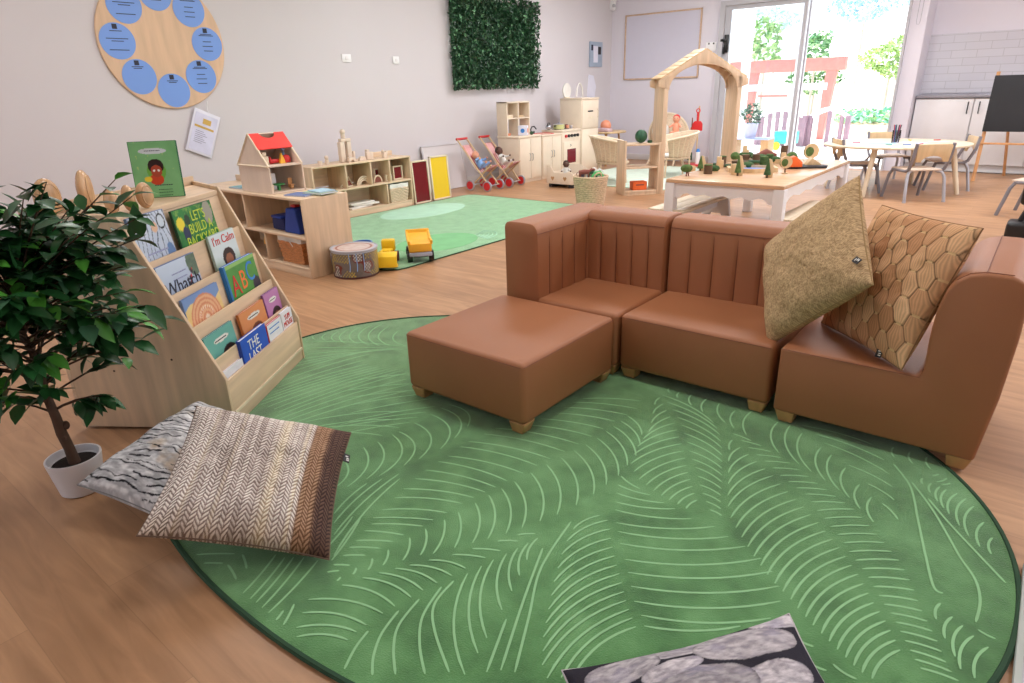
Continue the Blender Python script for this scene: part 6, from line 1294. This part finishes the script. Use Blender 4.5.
ch = thing('toddler_chair', 'plywood backed toddler chair with grey tube legs nearest the camera at oval table', 'chair', (-1.08, 8.40, 0), .68, 'toddler chairs around the oval table', scale=1.18)
def arc3(p): return p
g = G(); g.box((0, .01, .28), (.31, .29, .014), .006); g.obj('seat', 'house', ch)
g = G(); bp_ = [(-.145, .36), (-.155, .50), (-.14, .515), (.14, .515), (.155, .50), (.145, .36)]+[(.10*math.cos(a), .36+.055*math.sin(a)) for a in [i*PI/10 for i in range(11)]]
g.prism(bp_, -.008, .008, 'y', None, None, .003); g.obj('backrest', 'beech', ch, (0, -.155, 0), (.10, 0, 0))
for s_ in (-1, 1):
    G().tube([(s_*.165, -.205, .52), (s_*.165, -.185, .40), (s_*.16, -.14, .29), (s_*.16, -.10, .272)], .015, 8).obj('back_upright', 'grey', ch)
    G().tube([(s_*.11, -.10, .268), (s_*.15, -.13, .262), (s_*.168, -.15, .22), (s_*.18, -.19, .02), (s_*.18, -.19, 0)], [.014, .014, .014, .014, .017], 8).obj('leg', 'alu', ch)
    G().tube([(s_*.11, .10, .268), (s_*.15, .13, .262), (s_*.165, .15, .22), (s_*.175, .20, 0)], .014, 8).obj('leg', 'grey', ch)
    G().tube([(s_*.16, -.10, .27), (s_*.16, .12, .268)], .012, 8).obj('seat_rail', 'grey', ch)
again(ch, 'toddler chair with grey back uprights at the left end of oval table', (-1.76, 8.74, 0), -1.05)
again(ch, 'toddler chair with wide beech back on the glass door side of oval table', (-1.60, 9.78, 0), -2.55)
again(ch, 'toddler chair facing left at the right end of oval table', (-.93, 9.42, 0), 1.95)
again(ch, 'toddler chair cut off by the right picture edge, grey legs showing', (.02, 7.86, 0), 1.25, 'lone toddler chair')
# easel
t = thing('blackboard_easel', 'orange pine easel with large blackboard at the right edge', 'easel', (-.68, 10.28, 0))
for x in (0, .78): G().tube([(x, 0, 0), (x, .2, 1.3)], .02, 4).obj('front_leg', 'pine', t)
for x in (.06, .72): G().tube([(x+.22, .74, 0), (x+.1, .26, 1.2)], .018, 4).obj('rear_leg', 'pine', t)
G().box((.39, .065, .46), (.86, .05, .022), .003).obj('ledge', 'pine', t)
bo = G().box((0, 0, 0), (.88, .02, .66), .004).obj('blackboard', 'chalk', t, (.415, .105, .93), (-.152, 0, 0))
# black bag
t = thing('black_trolley_bag', 'black bag with upright handle on the floor at the right edge', 'bag', (.03, 6.50, 0)); G().bx(-.17, .14, -.1, .12, .012, .17, .03, 3).obj('lower_case', 'black', t); G().tube([(-.09, 0, .17), (-.05, .0, .30), (-.045, 0, .42)], .02, 8).obj('handle_stem', 'black', t); G().bx(-.12, .14, -.06, .08, .30, .50, .03, 3).obj('upper_case', 'black', t)
for x in (-.12, .1): G().cyl((x-.012, .0, .0125), (x+.012, 0, .0125), .0125).obj('wheel', 'dark', t)
G().cyl((-.1, -.101, .05), (-.1, -.104, .05), .008).obj('stud', 'alu', t)
t = thing('grey_foam_mat', 'pale grey foam floor mat cut off at the lower right corner', 'mat', (.82, 1.45, 0)); G().bx(-.64, .5, -.5, .5, 0, .02, .006).obj('foam', mat('pale grey foam', (186, 194, 190), .7), t); G().bx(-.625, -.605, -.48, .48, .02, .0215).obj('edge_line', 'alu', t)

# ------------------------------------------------------------ outdoors beyond the door
gr = struct(G().bx(-60, 40, 11.2, 90, -.12, -.03).obj('floor_outside', mat('sunlit pale paving', (226, 220, 212), .8, var=.05, scale=2)))
for (x, y, lb, h) in ((-4.95, 13.5, 'white pergola post seen through the left door pane', 3.2), (-3.93, 13.5, 'white pergola post just left of the door leaf edge', 3.2)):
    t = thing('pergola_post', lb, 'post', (x, y, -.03)); G().bx(-.07, .07, -.07, .07, 0, h, .008).obj('shaft', 'white', t); G().bx(-.1, .1, -.1, .1, 0, .06, .008).obj('base', 'white', t)
t = thing('white_rail', 'white horizontal rail between the pergola posts outside', 'rail', (-4.3, 13.6, -.03)); G().bx(-.8, .85, .0, .06, 1.13, 1.25, .006).obj('rail', 'white', t)
for x in (-.7, .75): G().bx(x-.03, x+.03, .0, .05, 0, 1.13).obj('support', 'white', t)
t = thing('potted_shrub', 'small leafy shrub in pale grey pot outside on plant stand', 'potted plant', (-4.43, 12.62, .30)); G().lathe([(.001, 0), (.1, 0), (.14, .26), (.12, .26), (.001, .22)], 28).obj('pot', mat('lavender grey pot', (176, 176, 200), .6), t)
def leafcloud(parent, n, c, rx, ry, rz, size, cols, seed, squash=1):
    r = np.random.default_rng(seed); V = []; F = []; Cc = []
    for k in range(n):
        d = r.normal(size=3); d /= np.linalg.norm(d); rr = r.uniform(.35, 1)**.5
        bump_ = 1+.25*math.sin(3*d[0]+seed)*math.cos(4*d[2]); p = Vector((c[0]+d[0]*rx*rr*bump_, c[1]+d[1]*ry*rr*bump_, c[2]+d[2]*rz*rr*bump_))
        a = Euler((r.uniform(0, 6), r.uniform(0, 6), r.uniform(0, 6))).to_matrix(); s_ = size*r.uniform(.6, 1.3); b = len(V)
        for q in ((0, 0, -s_), (.12*s_, .5*s_, 0), (0, 0, s_), (.12*s_, -.5*s_, 0)): V.append(tuple(a @ Vector(q)+p))
        F += [(b, b+1, b+2), (b, b+2, b+3)]; col = LC(cols[r.integers(len(cols))])*r.uniform(.75, 1.25); Cc += [col]*4
    me = bpy.data.meshes.new('foliage'); me.from_pydata(V, [], F); paint(me, np.array(Cc)); me.materials.append(M['leafmat']); o = bpy.data.objects.new('foliage', me); COL.objects.link(o); o.parent = parent
leafcloud(t, 420, (0, 0, .42), .2, .2, .18, .03, [(52, 96, 70), (80, 120, 96), (40, 80, 60)], 4); G().tube([(0, 0, .2), (.01, 0, .4)], .01).obj('stem', 'bark', t)
t = thing('plant_stand', 'low wooden plant stand outside the glass door pane', 'plant stand', (-4.38, 12.62, -.03)); G().bx(-.34, .36, -.18, .18, .305, .33, .004).obj('top', mat('slate blue top', (160, 170, 196), .5), t)
for x in (-.28, .22): G().bx(x-.0, x+.14 if x > 0 else x+.03, -.16, .16, 0, .305, .003).obj('side', 'foot', t)
t = thing('toy_cart', 'small turquoise toy cart with yellow wheels outside by the post', 'toy cart', (-4.2, 14.1, -.03)); G().bx(-.2, .2, -.15, .15, .12, .36, .02).obj('tub', mat('turquoise', (60, 190, 180), .4), t)
for x in (-.14, .14): G().cyl((x, -.18, .08), (x, -.15, .08), .08, n=18).obj('wheel', 'yellow', t)
t = thing('red_play_frame', 'red painted timber play frame standing in the yard', 'play structure', (-5.3, 17.0, -.03)); M['redtimber'] = mat('faded red timber', (214, 128, 118), .7, var=.08)
G().bx(-1.3, 1.35, -.1, .1, 1.5, 1.78, .01).obj('beam', 'redtimber', t)
for x0_, x1_ in ((-.85, -.65), (.98, 1.12)): G().prism([(x0_-.12, 0), (x1_-.06, 0), (x1_+.06, 1.5), (x0_-.02, 1.5)], -.09, .09, 'y', None, None, .01).obj('post', 'redtimber', t)
G().bx(-.6, .1, .1, .14, .95, 1.0).obj('cross_bar', 'redtimber', t)
def bridge(label, x, y, rz, n, w):
    t = thing('arched_railing', label, 'railing', (x, y, -.03), rz, 'arched bridge railings in the yard'); M.setdefault('plum', mat('plum grey timber', (150, 122, 134), .7))
    pts = [(-w/2+w*i/12, 0, .58+.16*math.sin(PI*i/12)) for i in range(13)]
    G().tube(pts, .045, 8).obj('arched_rail', 'white', t)
    for i in range(n): u = (i+.5)/n; G().bx(-w/2+w*u-.035, -w/2+w*u+.035, -.03, .03, 0, .56+.16*math.sin(PI*u)).obj('baluster', 'plum', t)
    for s_ in (-1, 1): G().bx(s_*w/2-.045, s_*w/2+.045, -.045, .045, 0, .62, .008).obj('end_post', 'plum', t)
bridge('arched bridge railing seen through the left door pane', -4.62, 15.0, -.1, 6, 1.0); bridge('arched bridge railing seen through the open doorway', -3.66, 15.0, -.1, 3, .75)
ty = thing('grassy_bed', 'raised garden bed with blue green grass tufts at right outside', 'garden bed', (-3.6, 20.5, -.03)); G().lathe([(.001, .0), (1.6, 0), (1.5, .16), (.001, .24)], 30).obj('mound', mat('sandy soil', (206, 176, 150), .9, var=.1), ty).scale = (1.1, 1.2, 1)
o = leafcloud(ty, 1400, (.0, .2, .35), 1.4, 1.3, .22, .09, [(130, 190, 150), (140, 200, 176), (170, 214, 150)], 8)
GTt = 'garden trees beyond the yard'; M['palebark'] = mat('pale grey bark', (186, 172, 158), .9, var=.15)
for k, (x, y, h, w, tz, lb, cols) in enumerate([(-7.5, 22, 3.1, .5, 1.6, 'slender young tree seen through the left door pane', [(150, 182, 120), (176, 200, 140), (130, 166, 110)]), (-6.15, 22.5, 2.6, .42, 1.7, 'narrow young tree just right of the door leaf edge', [(130, 176, 124), (160, 194, 140), (110, 156, 110)]),
                                             (-4.5, 25, 2.3, .9, 1.5, 'broad green bush at right beyond the doorway', [(160, 190, 110), (184, 204, 130), (140, 170, 110)]), (-6.6, 24.5, 1.7, .8, 1.1, 'low green hedge bush beyond the red frame', [(80, 120, 70), (120, 150, 90)]), (-11.4, 52, 6.6, 2.2, 5.2, 'bluish distant tree clump on the hill', [(150, 186, 214), (166, 196, 210)]), (-17, 52, 6, 1.8, 4.8, 'pale distant tree clump on the hill at left', [(180, 206, 200), (196, 214, 200)]), (-8.3, 20, 1.3, .5, .7, 'grey green bush behind the white rail', [(130, 146, 110), (150, 160, 130)])]):
    q = thing('garden_tree', lb, 'tree', (x, y, -.03), 0, GTt); G().tube([(0, 0, 0), (.02, 0, tz)], .02+.007*h).obj('trunk', 'palebark', q); leafcloud(q, 380 if k < 2 else 800, (0, 0, (h+tz)/2), w, w, (h-tz)/2+.2, .05+.02*h, cols, 20+k)
t = thing('rendered_garden_wall', 'long pale rendered wall at the back of the yard', 'garden wall', (-6, 27, -.03)); G().bx(-9, 9, 0, .2, 0, 1.05).obj('wall', mat('cream render', (232, 222, 206), .8), t); G().bx(-9, 9, -.03, .23, 1.05, 1.12).obj('coping', 'white', t)
g = G(); g.surf(lambda u, v: (-70+110*u, 55+30*v, -1+(4.2+1.6*math.sin(u*7)+.8*math.sin(u*17+1))*math.sin(min(1, v*1.2)*PI/2)), 40, 8); tag(g.obj('distant_hill', mat('hazy dry hill', (206, 208, 190), .9, var=.12, scale=.3)), 'pale hazy hill on the horizon beyond the yard', 'hill')

# ------------------------------------------------------------ camera and light
p, r, y = [math.radians(v) for v in (21.354, 1.695, -39.309)]
fwd = Vector((math.sin(y)*math.cos(p), math.cos(y)*math.cos(p), -math.sin(p)))
rt = Vector((math.cos(y), -math.sin(y), 0)); dn = fwd.cross(rt)
rt2 = rt*math.cos(r)+dn*math.sin(r); dn2 = -rt*math.sin(r)+dn*math.cos(r)
cam = bpy.data.cameras.new('camera'); co = bpy.data.objects.new('camera', cam); COL.objects.link(co)
cam.sensor_width = 36; cam.lens = 36*642.2/1024; cam.clip_start = .05; cam.clip_end = 500
mw = Matrix((rt2, -dn2, -fwd)).transposed().to_4x4(); mw.translation = Vector((0, 0, 1.25)); co.matrix_world = mw
S.camera = co

w = bpy.data.worlds.new('sky'); S.world = w; w.use_nodes = True; nt = w.node_tree; bg = nt.nodes['Background']
tc = nt.nodes.new('ShaderNodeTexCoord'); sx = nt.nodes.new('ShaderNodeSeparateXYZ'); nt.links.new(tc.outputs['Generated'], sx.inputs[0])
cr = nt.nodes.new('ShaderNodeValToRGB'); e = cr.color_ramp.elements; e[0].position = .0; e[0].color = (1, 1, 1, 1); e[1].position = .5; e[1].color = (.62, .82, 1, 1)
nt.links.new(sx.outputs['Z'], cr.inputs['Fac']); nt.links.new(cr.outputs['Color'], bg.inputs['Color']); bg.inputs['Strength'].default_value = 2.2
sn = bpy.data.lights.new('sun', 'SUN'); sn.energy = 13.0; sn.angle = .02; sn.color = (1, .97, .92); so = bpy.data.objects.new('sun', sn); COL.objects.link(so)
so.rotation_euler = Vector((.5, -.28, -.95)).to_track_quat('-Z', 'Y').to_euler()
def fill_light(x, y, sx_, sy_, power, col=(1, .985, .97)):  # unseen overhead lamp added to fill the room, stronger towards the back
    t = thing('added_fill_light', 'unseen fill light added below the ceiling', 'light', (x, y, 2.99), group='added ceiling fill lights')
    G().bx(-sx_/2-.03, sx_/2+.03, -sy_/2-.03, sy_/2+.03, -.012, .0, .003).obj('frame', 'white', t)
    l = bpy.data.lights.new('lamp', 'AREA'); l.shape = 'RECTANGLE'; l.size = sx_; l.size_y = sy_; l.energy = power; l.color = col
    o = bpy.data.objects.new('lamp', l); COL.objects.link(o); o.parent = t; o.location = (0, 0, -.02)
for x in (-4.3, -1.4, 1.6):
    for y_ in (-1, 2.2, 5.4, 8.6): fill_light(x, y_, 1.2, .6, (8 if y_ < 0 else (36 if x < -4 else 26)) if y_ < 4 else (48 if y_ < 7 else 66), (1, .975, .96) if y_ < 4 else (.97, .97, 1))
